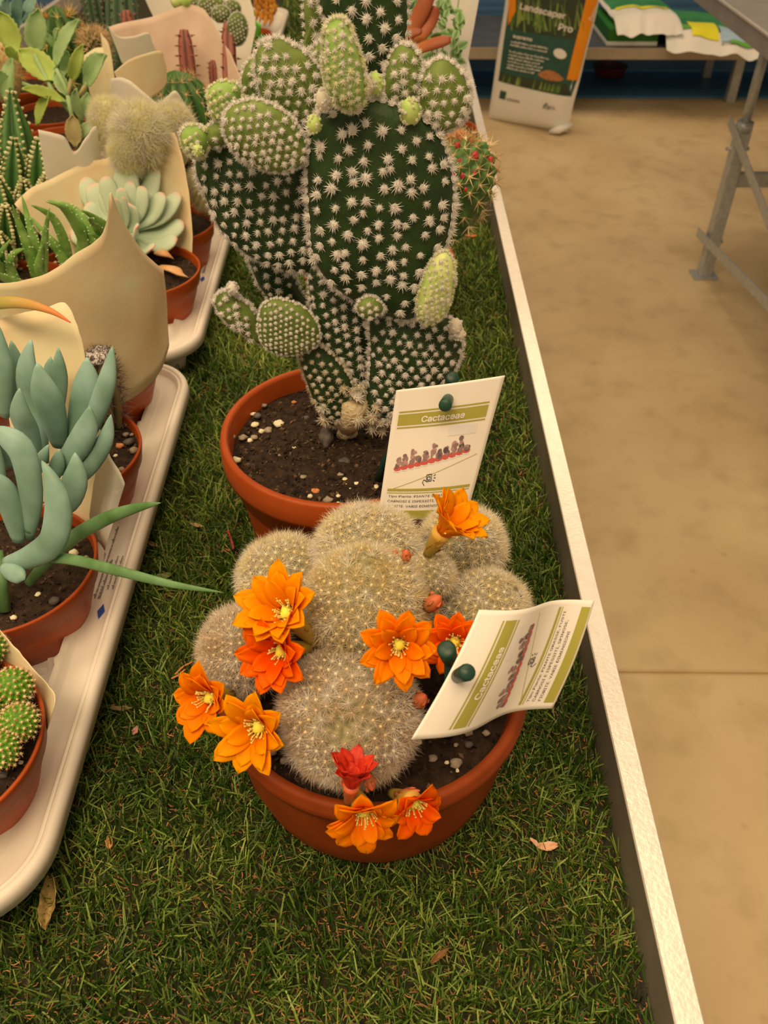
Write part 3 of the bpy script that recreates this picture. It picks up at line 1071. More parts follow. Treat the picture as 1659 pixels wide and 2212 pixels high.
def bud(parent, u, v, dep, axc, L_, w, label):
    c = D(u, v, dep)
    a = camdir(*axc)
    mb = MB()
    mb.tube([c - a * L_ * 0.5, c - a * L_ * 0.3, c, c + a * L_ * 0.3, c + a * L_ * 0.5], [w * 0.35, w * 0.44, w * 0.5, w * 0.33, 0.0003], 10, val=[0, .2, .5, .8, 1])
    X = norm(np.cross(a, (0.3, 0.9, 0.2))); Y_ = np.cross(a, X)
    for k in range(7):
        t = k * 2.4
        o_ = math.cos(t) * X + math.sin(t) * Y_
        q = c + a * L_ * (-0.3 + 0.07 * k)
        mb.tube([q + o_ * w * 0.40, q + o_ * w * 0.52 + a * L_ * 0.18, q + o_ * w * 0.42 + a * L_ * 0.34], [w * 0.16, w * 0.14, 0.0002], 5, flat=0.3, val=0.3 + 0.08 * k)
    return tag(mb.build('flower_bud', M['bud'], parent), label)


bud(fc, 937, 1301, 0.462, (0.55, 0.6, 0.5), 0.0125, 0.0095, 'brownish orange bud between the balls')
bud(fc, 877, 1201, 0.470, (0.1, 0.9, 0.4), 0.0085, 0.0058, 'small reddish bud')
bud(fc, 853, 1196, 0.474, (-0.3, 0.9, 0.4), 0.0060, 0.0042, 'small reddish bud')
bud(fc, 908, 1512, 0.455, (0.4, 0.5, 0.5), 0.0110, 0.0085, 'brown red bud at the right of the front ball')
bud(fc, 800, 1690, 0.440, (0.2, -0.6, 0.6), 0.0100, 0.0060, 'dried tan bud stump')
bud(fc, 880, 1712, 0.440, (0.8, 0.3, 0.5), 0.0160, 0.0045, 'yellowish narrow bud')

# ================================================================== THE BUNNY-EAR CACTUS BEHIND IT
OC = (-0.0395, 0.547)
oc = thing('bunny_ear_cactus', 'tall dark green bunny-ear cactus with white tufts and many pads in a round terracotta pot', 'cactus', (OC[0], OC[1], 0.004))
pot(oc, OC, 0.0990, 0.150, 0.003, rb=0.066)
peb = []
for u, v, s_, k in ((499, 945, 20, 'pebble'), (510, 996, 22, 'pebble_pale'), (525, 947, 18, 'pebble'), (540, 953, 14, 'pebble_pale'), (549, 946, 15, 'pebble'),
                    (551, 919, 17, 'pebble_pale'), (565, 933, 15, 'pebble_pale'), (579, 931, 18, 'pebble'), (556, 900, 18, 'pebble_dark'), (548, 896, 12, 'pebble_pale'),
                    (603, 917, 20, 'pebble_pale'), (554, 870, 13, 'pebble_pale'), (571, 877, 13, 'pebble'), (655, 1031, 13, 'pebble'), (718, 1013, 16, 'pebble'),
                    (735, 1028, 16, 'pebble'), (745, 1036, 11, 'pebble_pale'), (748, 1047, 9, 'pebble_pale'), (770, 1046, 13, 'pebble_pale'), (756, 1057, 9, 'pebble_pale'),
                    (813, 1052, 12, 'pebble_pale'), (681, 1062, 16, 'bark'), (708, 1082, 21, 'pebble'), (731, 1088, 10, 'pebble_pale'), (670, 1073, 13, 'pebble_pale'),
                    (731, 1072, 10, 'pebble_pale'), (760, 1024, 10, 'pebble_pale'), (742, 1000, 26, 'pebble_dark'), (604, 985, 10, 'pebble'), (635, 968, 9, 'pebble_pale'),
                    (755, 960, 13, 'bark'), (750, 975, 15, 'bark'), (635, 870, 10, 'bark'), (660, 905, 16, 'pebble_dark')):
    peb.append((u, v, s_, k))
so = soil(oc, OC, 0.0900, 0.131, hump=0.006, crumbs=1600, seed=4, pebbles=peb, csz=0.0017)
st = MB()
lump(st, Z(706, 942, 0.141), (0.0062, 0.012, 0.0075), seed=5, rough=0.2, nu=14, nv=9)
tag(st.build('pebble', M['pebble_dark'], so), 'dark elongated stone at the stem foot')

T = lambda: None
dark, mid, light, yel = M['pad_dark'], M['pad_mid'], M['pad_light'], M['pad_yellow']
tf, ty, tt = M['tuft'], M['tuft_y'], M['tuft_t']
# rear pads first
pad(oc, [(668, -60), (657, 10), (660, 70), (648, 125), (672, 128), (700, 90), (712, 20), (708, -50)], .585, .018, .0085, .0042, mid, tf, wool=1)
pad(oc, [(695, -70), (690, 0), (715, 60), (750, 110), (785, 160), (815, 195), (848, 180), (868, 110), (880, 50), (874, -20), (845, -90), (780, -120), (730, -110)], .560, .020, .0096, .0046, dark, tf, label='tall upper pad running out of the top of the picture')
pad(oc, [(655, 205), (655, 150), (672, 112), (695, 88), (715, 100), (722, 170), (705, 220)], .568, .018, .0064, .0040, mid, tf)
pad(oc, [(528, 215), (522, 175), (532, 140), (550, 122), (566, 135), (570, 185), (560, 225)], .575, .014, .0058, .0032, mid, tf)
pad(oc, [(520, 500), (538, 560), (560, 615), (590, 652), (632, 682), (672, 690), (664, 655), (636, 600), (628, 570), (655, 560), (600, 510)], .590, .020, .0084, .0042, dark, tf)
pad(oc, [(432, 322), (424, 365), (440, 410), (456, 452), (482, 498), (524, 538), (580, 570), (640, 585), (690, 575), (700, 480), (690, 380), (640, 320), (560, 285), (480, 280)], .562, .026, .0088, .0046, dark, tf, tilt=(-0.15, 0), rot=0.2, label='large dark pad on the left')
pad(oc, [(452, 215), (452, 192), (468, 178), (492, 176), (514, 184), (522, 205), (520, 236), (500, 256), (476, 262), (458, 245)], .555, .020, .0042, .0028, light, ty, label='small pale round young pad at upper left')
pad(oc, [(440, 300), (448, 275), (470, 262), (492, 268), (492, 300), (470, 318)], .553, .016, .006, .0034, mid, tf, wool=1)
pad(oc, [(392, 300), (394, 282), (410, 270), (430, 272), (446, 286), (450, 310), (440, 334), (420, 338), (402, 325)], .548, .018, .0042, .0030, light, ty, label='smallest pad at the far left')
pad(oc, [(668, 560), (668, 620), (678, 690), (694, 760), (694, 840), (702, 890), (738, 920), (776, 915), (796, 880), (798, 800), (800, 700), (794, 650), (760, 600), (720, 570)], .556, .030, .0078, .0044, dark, tf, label='old upright stem pad rising from the soil')
pad(oc, [(652, 790), (646, 765), (652, 748), (684, 742), (720, 768), (748, 800), (764, 850), (748, 905), (716, 915), (690, 880), (672, 845)], .540, .024, .0068, .0038, dark, tt, rot=0.8)
pad(oc, [(785, 900), (796, 830), (800, 750), (800, 690), (830, 664), (880, 676), (930, 690), (968, 682), (984, 710), (998, 748), (984, 790), (962, 832), (930, 860), (880, 890), (826, 915)], .540, .026, .0076, .0043, dark, tf, rot=0.9, label='lower right dark pad half behind the price card')
pad(oc, [(666, 330), (664, 400), (668, 470), (676, 545), (700, 595), (752, 640), (812, 672), (880, 690), (908, 670), (930, 630), (952, 560), (974, 480), (979, 400), (966, 335), (938, 275), (880, 235), (800, 215), (720, 225), (678, 262)], .530, .030, .0104, .0056, dark, tf, rot=0.35, label='largest central dark pad', jitter=0.14)
pad(oc, [(552, 140), (556, 108), (576, 88), (604, 84), (634, 98), (664, 118), (690, 150), (704, 195), (704, 240), (688, 276), (655, 280), (620, 262), (588, 240), (568, 210), (558, 172)], .548, .024, .0066, .0042, mid, tf, rot=0.1)
pad(oc, [(484, 268), (490, 240), (512, 222), (548, 215), (590, 226), (624, 248), (650, 284), (664, 325), (652, 355), (612, 370), (562, 362), (518, 338), (494, 305)], .528, .022, .0052, .0033, mid, tf, rot=0.15, label='oval green young pad in front of the large left pad')
pad(oc, [(838, 215), (832, 170), (844, 120), (862, 98), (886, 98), (906, 124), (916, 155), (916, 192), (900, 216), (870, 228)], .545, .020, .0062, .0040, mid, tf)
pad(oc, [(908, 240), (908, 190), (918, 152), (934, 134), (958, 127), (984, 142), (1004, 168), (1014, 202), (1010, 240), (986, 270), (950, 284), (920, 272)], .536, .022, .0068, .0042, mid, tf, rot=0.1, label='rounded green pad at the upper right')
pad(oc, [(700, 90), (706, 56), (724, 39), (744, 42), (762, 78), (778, 122), (787, 168), (786, 212), (770, 234), (748, 237), (726, 222), (708, 188), (700, 140)], .512, .024, .0042, .0034, light, ty, label='pale pointed new pad at the top centre', wool=1, rot=0.4)
pad(oc, [(905, 684), (903, 650), (914, 602), (934, 562), (958, 540), (976, 556), (981, 592), (976, 634), (964, 668), (946, 690), (924, 697)], .516, .020, .0040, .0030, yel, ty, label='yellow-green new pad at the right')
pad(oc, [(772, 664), (778, 648), (798, 640), (818, 648), (828, 664), (816, 680), (796, 686), (780, 680)], .518, .014, .0050, .0030, mid, tf, wool=1)
pad(oc, [(466, 656), (470, 636), (490, 626), (514, 640), (540, 660), (558, 690), (566, 738), (534, 724), (502, 702), (480, 682)], .552, .018, .0062, .0040, mid, tf, wool=1, rim_step=.003)
pad(oc, [(560, 684), (568, 658), (592, 645), (630, 651), (664, 670), (686, 700), (690, 734), (670, 754), (632, 765), (592, 760), (568, 742), (558, 712)], .530, .020, .0040, .0022, mid, tf, rot=0.35, rim_step=.0022, label='small bright green pad at lower left')
for u, v, y_, r, m_ in ((812, 180, .528, .0052, 'pad_yellow'), (886, 240, .522, .0064, 'pad_yellow'), (678, 268, .516, .0046, 'pad_yellow'),
                        (502, 624, .545, .0046, 'tuft'), (700, 216, .520, .0056, 'tuft_t'), (791, 184, .520, .0050, 'tuft_t'), (984, 706, .525, .0055, 'tuft_t'), (992, 722, .525, .0045, 'tuft_t'),
                        (428, 326, .535, .0034, 'pad_yellow')):
    c = Y(u, v, y_)
    mb = MB(); lump(mb, c, (r * 0.9, r * 0.9, r * 1.15), seed=u, rough=0.06, nu=14, nv=9)
    bo = tag(mb.build('bud', M[m_], oc), 'tiny round fuzzy bud')
    k = 40
    dirs = norm(rng.normal(size=(k, 3)))
    mb = MB().scatter(TUFT_B[0], TUFT_B[1], c + dirs * np.array([r * 0.9, r * 0.9, r * 1.1]), frames(dirs), np.full(k, r * 0.32))
    q = mb.build('bristle_tufts', ty if m_ == 'pad_yellow' else tf, bo, smooth=False); q['kind'] = 'stuff'
# corky base stub and woolly foot
mb = MB()
M['cork'] = mat('corky pale stem', K(176, 132, 76), K(222, 184, 124), rough=0.85, scale=180, bump=1.0, bscale=400)
a0, a1 = Y(765, 862, .535), Z(750, 930, .142)
mb.tube([a0, (a0 + a1) / 2 + (0, -0.004, 0), a1], [0.011, 0.0105, 0.0065], 14)
lump(mb, a1, (.0085, .0085, .009), seed=3, rough=.2, nu=14, nv=9)
ck = tag(mb.build('corky_stub', M['cork'], oc), 'corky pale stump at the foot of the stem')
pos = []
for u, v in ((700, 880), (712, 900), (725, 880), (745, 865), (770, 860), (790, 880), (806, 900), (820, 915), (838, 905), (700, 905), (790, 905), (812, 880), (835, 880), (730, 905), (775, 905), (715, 862), (690, 862), (760, 842), (740, 840), (780, 835), (850, 890), (848, 915), (826, 930), (804, 925)):
    pos.append(Y(u, v, .528 + 0.008 * rng.random()))
pos = np.array(pos)
mb = MB().scatter(WOOL[0], WOOL[1], pos, frames(np.tile([0, -1, 0.4], (len(pos), 1)) + rng.normal(size=(len(pos), 3)) * 0.4), 0.0062 + 0.003 * rng.random(len(pos)))
q = mb.build('bristle_tufts', tt, ck, smooth=False); q['kind'] = 'stuff'
# ================================================================== PRICE CARDS ON GREEN STAKES
def fanrect(x0, y0, x1, y1, n=8, m=1):
    G = np.array([[(x0 + (x1 - x0) * i / n, y0 + (y1 - y0) * j / m, 0) for i in range(n + 1)] for j in range(m + 1)], float)
    V = G.reshape(-1, 3)
    F_ = [(j * (n + 1) + i, j * (n + 1) + i + 1, (j + 1) * (n + 1) + i + 1, (j + 1) * (n + 1) + i) for i in range(n) for j in range(m)]
    return V, F_


M['card'] = mat('matt white card', K(226, 188, 143), K(230, 192, 148), rough=0.55, scale=20, spec=0.3)
M['olive'] = mat('olive print', K(158, 132, 46), rough=0.55)
M['ink'] = mat('black ink', K(44, 34, 30), rough=0.6)
M['wprint'] = mat('white print', K(240, 214, 170), rough=0.55)
M['redp'] = mat('red print', K(190, 74, 52), rough=0.6)
M['brownp'] = mat('brown print', K(82, 62, 56), K(176, 120, 92), attr=True, rough=0.6)
M['greyp'] = mat('faint grey print', K(214, 184, 148), rough=0.6)
M['stake'] = mat('dark green plastic stake', K(20, 44, 26), K(28, 56, 34), rough=0.4, scale=50)


def card(name, label, TL, TR, BR, BL, bend, stake_pts, pegs):
    TL, TR, BR, BL = map(np.asarray, (TL, TR, BR, BL))
    n_ = norm(np.cross(BL - TL, TR - TL))
    if np.dot(n_, CAM - TL) < 0:
        n_ = -n_
    wid = np.linalg.norm(TR - TL)
    hei = np.linalg.norm(BL - TL)
    def S(s, t):
        p = TL * (1 - s) * (1 - t) + TR * s * (1 - t) + BL * (1 - s) * t + BR * s * t
        return p + n_ * bend(s, t)
    o = thing(name, label, 'price card', TL)
    G = np.array([[S(i / 24, j / 60) for i in range(25)] for j in range(61)])
    body = MB().grid(G).build('card', M['card'], o, solid=0.0005)
    def put(pname, V, F_, m, lift=0.0005):
        V2 = np.array([S(x, y) + n_ * lift for x, y, _ in V])
        return MB().add(V2, F_).build(pname, m, body, smooth=False)
    def rects(pname, rs, m, lift=0.0005):
        for r in rs:
            V, F_ = fanrect(*r, n=24, m=4)
            MB().add(np.array([S(x, y) + n_ * lift for x, y, _ in V]), F_).build(pname, m, body, smooth=False)
    rects('printed_band', [(.06, .165, .92, .176), (.06, .188, .92, .272), (.06, .284, .92, .295), (.06, .755, .94, .775), (.06, .785, .94, .791), (.06, .925, .94, .985)], M['olive'])
    asp = wid / hei
    def txt(s, x, y, h, m, bold=0.0, tw=None, align='LEFT', pname='lettering', lift=0.0006):
        V, F_ = text2d(s, 1.0, bold, align)
        w = V[:, 0].max() - V[:, 0].min()
        sx = tw / w if tw else h * 1.0
        V2 = np.stack([x + (V[:, 0] - (V[:, 0].min() if tw else 0)) * sx, y - V[:, 1] * h, V[:, 2]], 1)
        return put(pname, V2, F_, m, lift)
    txt('Cactaceae', .29, .256, .082, M['wprint'], 0.02, tw=.42, lift=0.0008)
    txt('Tipo Pianta: PIANTE GRASSE, FUSTI', .08, .822, .032, M['ink'], 0.008, tw=.82)
    txt('CARNOSI E ISPESSITI, SPINOSE,', .08, .861, .034, M['ink'], 0.008, tw=.74)
    txt('FIORITE. VARIE DIMENSIONI', .08, .900, .034, M['ink'], 0.008, tw=.64)
    # thin diagonal
    mb = MB()
    k = 24
    V = []
    for i in range(k + 1):
        x = .12 + (.93 - .12) * i / k; y = .755 + (.535 - .755) * i / k
        V += [(x, y - .0022, 0), (x, y + .0022, 0)]
    F_ = [(2 * i, 2 * i + 1, 2 * i + 3, 2 * i + 2) for i in range(k)]
    put('thin_line', V, F_, M['olive'])
    rects('faint_panel', [(.58, .31, .86, .38)], M['greyp'], 0.00045)
    # small phone icon
    ic = MB()
    def seg(pts, w=.006):
        for (x0, y0), (x1, y1) in zip(pts[:-1], pts[1:]):
            d = norm(np.array([x1 - x0, (y1 - y0)])); nx, ny = -d[1] * w / 2, d[0] * w / 2
            ic.add([S(x0 + nx, y0 + ny) + n_ * .0006, S(x1 + nx, y1 + ny) + n_ * .0006, S(x1 - nx, y1 - ny) + n_ * .0006, S(x0 - nx, y0 - ny) + n_ * .0006], [(0, 1, 2, 3)])
    seg([(.45, .655), (.50, .650), (.51, .700), (.46, .706), (.45, .655)]); seg([(.462, .672), (.492, .668), (.495, .69), (.468, .694), (.462, .672)])
    seg([(.455, .70), (.43, .69), (.42, .71), (.445, .735)]); seg([(.525, .665), (.545, .655)]); seg([(.53, .68), (.55, .68)]); seg([(.525, .695), (.545, .705)])
    ic.build('phone_icon', M['ink'], body, smooth=False)
    # printed row of potted plants
    g = random.Random(4)
    rb, bb, lb = MB(), MB(), MB()
    def ell(mb, x, y, rx, ry, val, lift, m=9):
        V = [S(x, y) + n_ * lift] + [S(x + rx * math.cos(6.283 * i / m) * (1 + .15 * g.random()), y + ry * math.sin(6.283 * i / m) * (1 + .15 * g.random())) + n_ * lift for i in range(m)]
        mb.add(V, [(0, 1 + i, 1 + (i + 1) % m) for i in range(m)], val)
    for i in range(11):
        x = .13 + .068 * i
        base = .600 - .010 * i
        ell(rb, x, base, .036, .020, .5, .00052)
        ell(lb, x, base + .022, .034, .006, .5, .00050)
        tall = .03 + .05 * abs(math.sin(i * .9 + .6)) + (.04 if i in (2, 5, 9) else 0)
        for q in range(9):
            yy = base - .012 - tall * g.random()
            ell(bb, x + .03 * (g.random() - .5), yy, .012 + .014 * g.random(), .010 + .012 * g.random(), g.random(), .00056 + .00001 * q)
    rb.build('printed_pots', M['redp'], body, smooth=False)
    lb.build('printed_shadow', M['greyp'], body, smooth=False)
    bb.build('printed_plants', M['brownp'], body, smooth=False)
    for k, (a, b_, r1_, r2_) in enumerate(pegs):
        mb = MB()
        mb.tube([a, a * .9 + b_ * .1, b_ * .95 + a * .05, b_], [r1_ * .6, r1_, r2_, r2_ * .75], 14)
        mb.build('peg', M['stake'], o)
    mb = MB()
    mb.tube(stake_pts, 0.0032, 8)
    mb.build('stake', M['stake'], o)
    return o


def cbend1(s, t):
    return 0.0035 * math.sin(math.pi * s) * (0.4 + t) - 0.0008 * math.sin(t * 5)


c1 = card('price_card', 'white Cactaceae card upright in front of the bunny-ear cactus, pegged near its top', D(856, 843, .535), D(1091, 811, .528), D(1008, 1112, .572), D(816, 1118, .572),
          cbend1, [Z(812, 1050, .125), D(830, 1000, .628), D(905, 880, .580), D(965, 845, .556)],
          [(D(972, 830, .560), D(978, 815, .545), .0040, .0044), (D(970, 857, .540), D(961, 877, .519), .0034, .0042)])


def cbend2(s, t):
    return 0.006 * math.sin(2 * math.pi * t) * 0.9 + 0.002 * math.sin(math.pi * s)


c2 = card('price_card', 'white Cactaceae card lying sideways over the right of the flowering cactus', D(888, 1597, .405), D(1035, 1317, .418), D(1284, 1297, .470), D(1193, 1530, .468),
          cbend2, [Z(966, 1590, .100), D(970, 1560, .478), D(972, 1480, .452), D(972, 1425, .428)],
          [(D(972, 1424, .428), D(964, 1402, .412), .0042, .0048), (D(985, 1462, .415), D(1010, 1452, .388), .0034, .0042)])
# ================================================================== WHITE PLANT TRAYS
M['tray'] = mat('white tray plastic', K(204, 170, 127), K(212, 178, 135), rough=0.38, scale=12, spec=0.4)


def rrect(a, b, r, n=(40, 12)):
    """outline of a rounded rectangle, fixed count so that loops match"""
    pts = []
    ns, nc = n
    cs = [(a - r, -(b - r), -90), (a - r, b - r, 0), (-(a - r), b - r, 90), (-(a - r), -(b - r), 180)]
    for k, (cx, cy, a0) in enumerate(cs):
        for i in range(nc + 1):
            t = math.radians(a0 + 90 * i / nc)
            pts.append((cx + r * math.cos(t), cy + r * math.sin(t)))
        nx = cs[(k + 1) % 4]
        t0 = math.radians(a0 + 90)
        p0 = np.array((cx + r * math.cos(t0), cy + r * math.sin(t0)))
        p1 = np.array((nx[0] + r * math.cos(math.radians(nx[2])), nx[1] + r * math.sin(math.radians(nx[2]))))
        m = ns if k % 2 == 0 else ns // 2
        for i in range(1, m):
            q = p0 + (p1 - p0) * i / m
            pts.append(tuple(q))
    return np.array(pts)


def tray(label, ex, ey, rz, half_len, pots, zt=0.055, ridx=0):
    """ex,ey: middle of the right edge; rz small turn; pots world centres"""
    a, b = 0.158, half_len
    cxy = np.array([ex, ey]) - np.array([math.cos(rz), math.sin(rz)]) * a
    o = thing('plant_tray', label, 'tray', (cxy[0], cxy[1], 0.0))
    Rz = np.array([[math.cos(rz), -math.sin(rz)], [math.sin(rz), math.cos(rz)]])
    wells = [((np.array(p) - cxy) @ Rz, r) for p, r in pots]
    pockets = []
    ys = sorted([w[0][1] for w in wells if w[0][0] > 0.0])
    for y0, y1 in zip(ys[:-1], ys[1:]):
        pockets.append((a - 0.052, (y0 + y1) / 2 + .008))
    prof = [(0.0, -0.013), (0.0008, -0.004), (0.0025, -0.001), (0.006, 0.0), (0.0070, -0.0010), (0.0078, -0.0034), (0.0086, -0.0036), (0.0093, -0.0016), (0.0102, -0.0020),
            (0.0115, -0.0080), (0.013, -0.0092), (0.018, -0.0093), (0.028, -0.0093), (0.0305, -0.0085), (0.033, -0.004), (0.036, 0.001), (0.039, 0.0030), (0.043, 0.0034)]
    ds = [p[0] for p in prof] + list(np.arange(0.050, 0.156, 0.0028))
    rows, hs = [], []
    for d in ds:
        P2 = rrect(a - d, b - d, max(0.055 - d, 0.004), (80, 12))
        h = np.full(len(P2), np.interp(d, [q[0] for q in prof], [q[1] for q in prof]))
        if d > 0.036:
            for (wx, wy), r in wells:
                q = np.hypot(P2[:, 0] - wx, P2[:, 1] - wy)
                k = np.clip((r + 0.001 - q) / 0.006, 0, 1)
                h = np.minimum(h, 0.0034 - k * k * (3 - 2 * k) * 0.022)
            for wx, wy in pockets:
                q = np.maximum(np.abs(P2[:, 0] - wx), np.abs(P2[:, 1] - wy))
                k = np.clip((0.0165 - q) / 0.0035, 0, 1)
                h = np.minimum(h, 0.0034 - k * k * (3 - 2 * k) * 0.024)
        W = cxy[None] + P2 @ Rz.T
        rows.append(np.stack([W[:, 0], W[:, 1], zt + h], 1))
    G = np.array(rows)
    mb = MB().grid(G, closed=True)
    last = G[-1]
    c = last.mean(0)
    n = len(last)
    mb.add(np.vstack([last, c[None]]), [(i, (i + 1) % n, n) for i in range(n)])
    mb.build('tray_body', M['tray'], o, solid=0.0012)
    for sx in (-1, 0, 1):
        for sy in (-1, -0.33, 0.33, 1):
            if sx == 0 and abs(sy) < 1: pass
            p = cxy + Rz @ np.array([sx * (a - 0.052), sy * (b - 0.052)])
            mb = MB()
            mb.lathe([(0, 0.004), (0.022, 0.004), (0.026, 0.008), (0.031, zt - 0.014), (0.030, zt - 0.010)], p, 24)
            mb.build('foot', M['tray'], o)
    return o, cxy, Rz


R14 = 0.0705
P_A, P_B, P_C, P_D = (-.2845, .283), (-.2925, .437), (-.2900, .578), (-.3050, .725)
P_E, P_F, P_G = (-.3000, .930), (-.2990, 1.066), (-.3120, 1.245)
P_AL, P_AL2 = (-.4400, .885), (-.430, .640)
t1, _, _ = tray('nearest white plastic plant tray, its rounded corner at the left edge', -.2125, .497, .020, .303,
                [(P_A, .066), (P_B, .066), (P_C, .066), (P_D, .066), ((-.43, .29), .066), ((-.435, .44), .066)])
t2, _, _ = tray('second white plant tray, beside the bunny-ear cactus pot', -.2295, 1.105, .030, .292,
                [(P_E, .066), (P_F, .062), (P_G, .066), ((-.442, .93), .066), ((-.442, 1.07), .066), ((-.45, 1.22), .066)])
t3, _, _ = tray('third white plant tray, behind the wrapped plants', -.262, 1.70, .030, .290,
                [((-.33, 1.50), .066), ((-.335, 1.66), .066), ((-.335, 1.83), .066), ((-.47, 1.52), .066)])
t4, _, _ = tray('farthest white plant tray at the top edge of the picture', -.277, 2.31, .02, .290, [((-.345, 2.1), .066), ((-.345, 2.27), .066)])
# print on the rims of the first two trays
def rimtext(parent, lines, o, ux, uy, h):
    o, ux, uy = map(np.asarray, (o, ux, uy))
    mb = MB()
    for i, (s, x0, sc_) in enumerate(lines):
        V, F_ = marks(len(s) + i, len(s) * .56)
        V = V * h * sc_
        W = o[None] + (V[:, 0:1] + x0) * ux[None] + (V[:, 1:2] - i * h * 1.25) * uy[None]
        mb.add(W, F_)
    o_ = mb.build('small_print', M['ink_soft'], parent, smooth=False)
    o_['kind'] = 'stuff'
    return tag(o_, 'tiny grey illegible print')


M['ink_soft'] = mat('faded print', K(120, 96, 72), rough=0.6)
zc = .055 - .0090
rimtext(t1, [('-' * 42, 0, 1), ('-' * 24, 0, 1), ('-' * 26, .01, .8), ('-' * 25, .01, .8)],
        (-.2380, .452, zc + .0012), (-.022, 1, 0), (-1, -.022, 0), .0032)
rimtext(t2, [('-' * 42, 0, 1), ('-' * 24, 0, 1)],
        (-.2535, 1.030, zc + .0012), (-.03, 1, 0), (-1, -.03, 0), .0040)
M['blue_print'] = mat('blue print', K(40, 60, 100), rough=0.6)
for t_, c in ((t1, (-.2300, .438, zc + .0012)), (t2, (-.2480, 1.012, zc + .0012))):
    c = np.array(c)
    mb = MB().add([c + (-.003, 0, 0), c + (0, -.008, 0), c + (.003, 0, 0), c + (0, .008, 0)], [(0, 1, 2, 3)])
    mb.build('blue_mark', M['blue_print'], t_, smooth=False)


# ================================================================== PAPER SLEEVES
def paper(color_a, color_b, name):
    return mat(name, color_a, color_b, rough=0.75, scale=25, spec=0.15, trans=0.18, bump=0.15, bscale=90)


M['kraft'] = paper(K(226, 174, 112), K(240, 190, 126), 'tan paper')
M['kraft_w'] = paper(K(250, 204, 138), K(255, 214, 150), 'cream paper')
M['kraft_p'] = paper(K(206, 158, 110), K(220, 172, 124), 'pinkish paper')


def sleeve(label, c, r0, z0, k, upper, lower, material, side='front', n=60, wob=0.0035, seed=0, name='paper_sleeve', extra=0.0):
    """sheet of paper bent round a pot; upper/lower edges traced on the flaring cone itself"""
    cx, cy = c
    def trace(px):
        P3 = np.array([cone_hit(u, v, cx, cy, r0, z0, k, side) for u, v in smooth_poly(px, closed=False, sub=4)])
        th = np.unwrap(np.arctan2(P3[:, 1] - cy, P3[:, 0] - cx))
        return th, P3[:, 2]
    tu, zu = trace(upper)
    if isinstance(lower, (int, float)):
        tl, zl = tu, np.full(len(tu), float(lower))
    else:
        tl, zl = trace(lower)
        while tl.mean() - tu.mean() > math.pi: tl = tl - 2 * math.pi
        while tl.mean() - tu.mean() < -math.pi: tl = tl + 2 * math.pi
    su = np.linspace(0, 1, len(tu)); sl = np.linspace(0, 1, len(tl)); s = np.linspace(0, 1, n)
    TU, ZU, TL_, ZL = np.interp(s, su, tu), np.interp(s, su, zu), np.interp(s, sl, tl), np.interp(s, sl, zl)
    m = 16
    G = np.zeros((m, n, 3))
    for i in range(m):
        f_ = i / (m - 1)
        th = TL_ * (1 - f_) + TU * f_
        z = ZL * (1 - f_) + ZU * f_
        rr = np.maximum(0.004, r0 + k * (z - z0))
        w = np.array([noise.noise(Vector((a * 2.2 + seed, b_ * 16, seed * 2.1))) for a, b_ in zip(th, z)]) * wob * min(1, f_ * 2.5)
        G[i] = np.stack([cx + (rr + w) * np.cos(th), cy + (rr + w) * np.sin(th), z], 1)
    o = MB().grid(G).build(name, material, None, solid=0.0004)
    # origin to the sheet's foot
    off = G[0].mean(0)
    o.data.transform(Matrix.Translation(-Vector(off)))
    o.location = Vector(off)
    return tag(o, label, 'paper', 'paper sleeves round the potted plants')
# ================================================================== PLANTS STANDING IN THE TRAYS
def potted(name, label, c, r=.070, zt=.100, zb=.036, crumbs=160, seed=1, pebbles=(), cat='plant', group=None, r_soil=None):
    o = thing(name, label, cat, (c[0], c[1], zb), group)
    pot(o, c, r, zt, zb, style='thin')
    soil(o, c, r - 0.0050, zt - 0.010, hump=0.003, crumbs=crumbs, seed=seed, pebbles=pebbles)
    return o


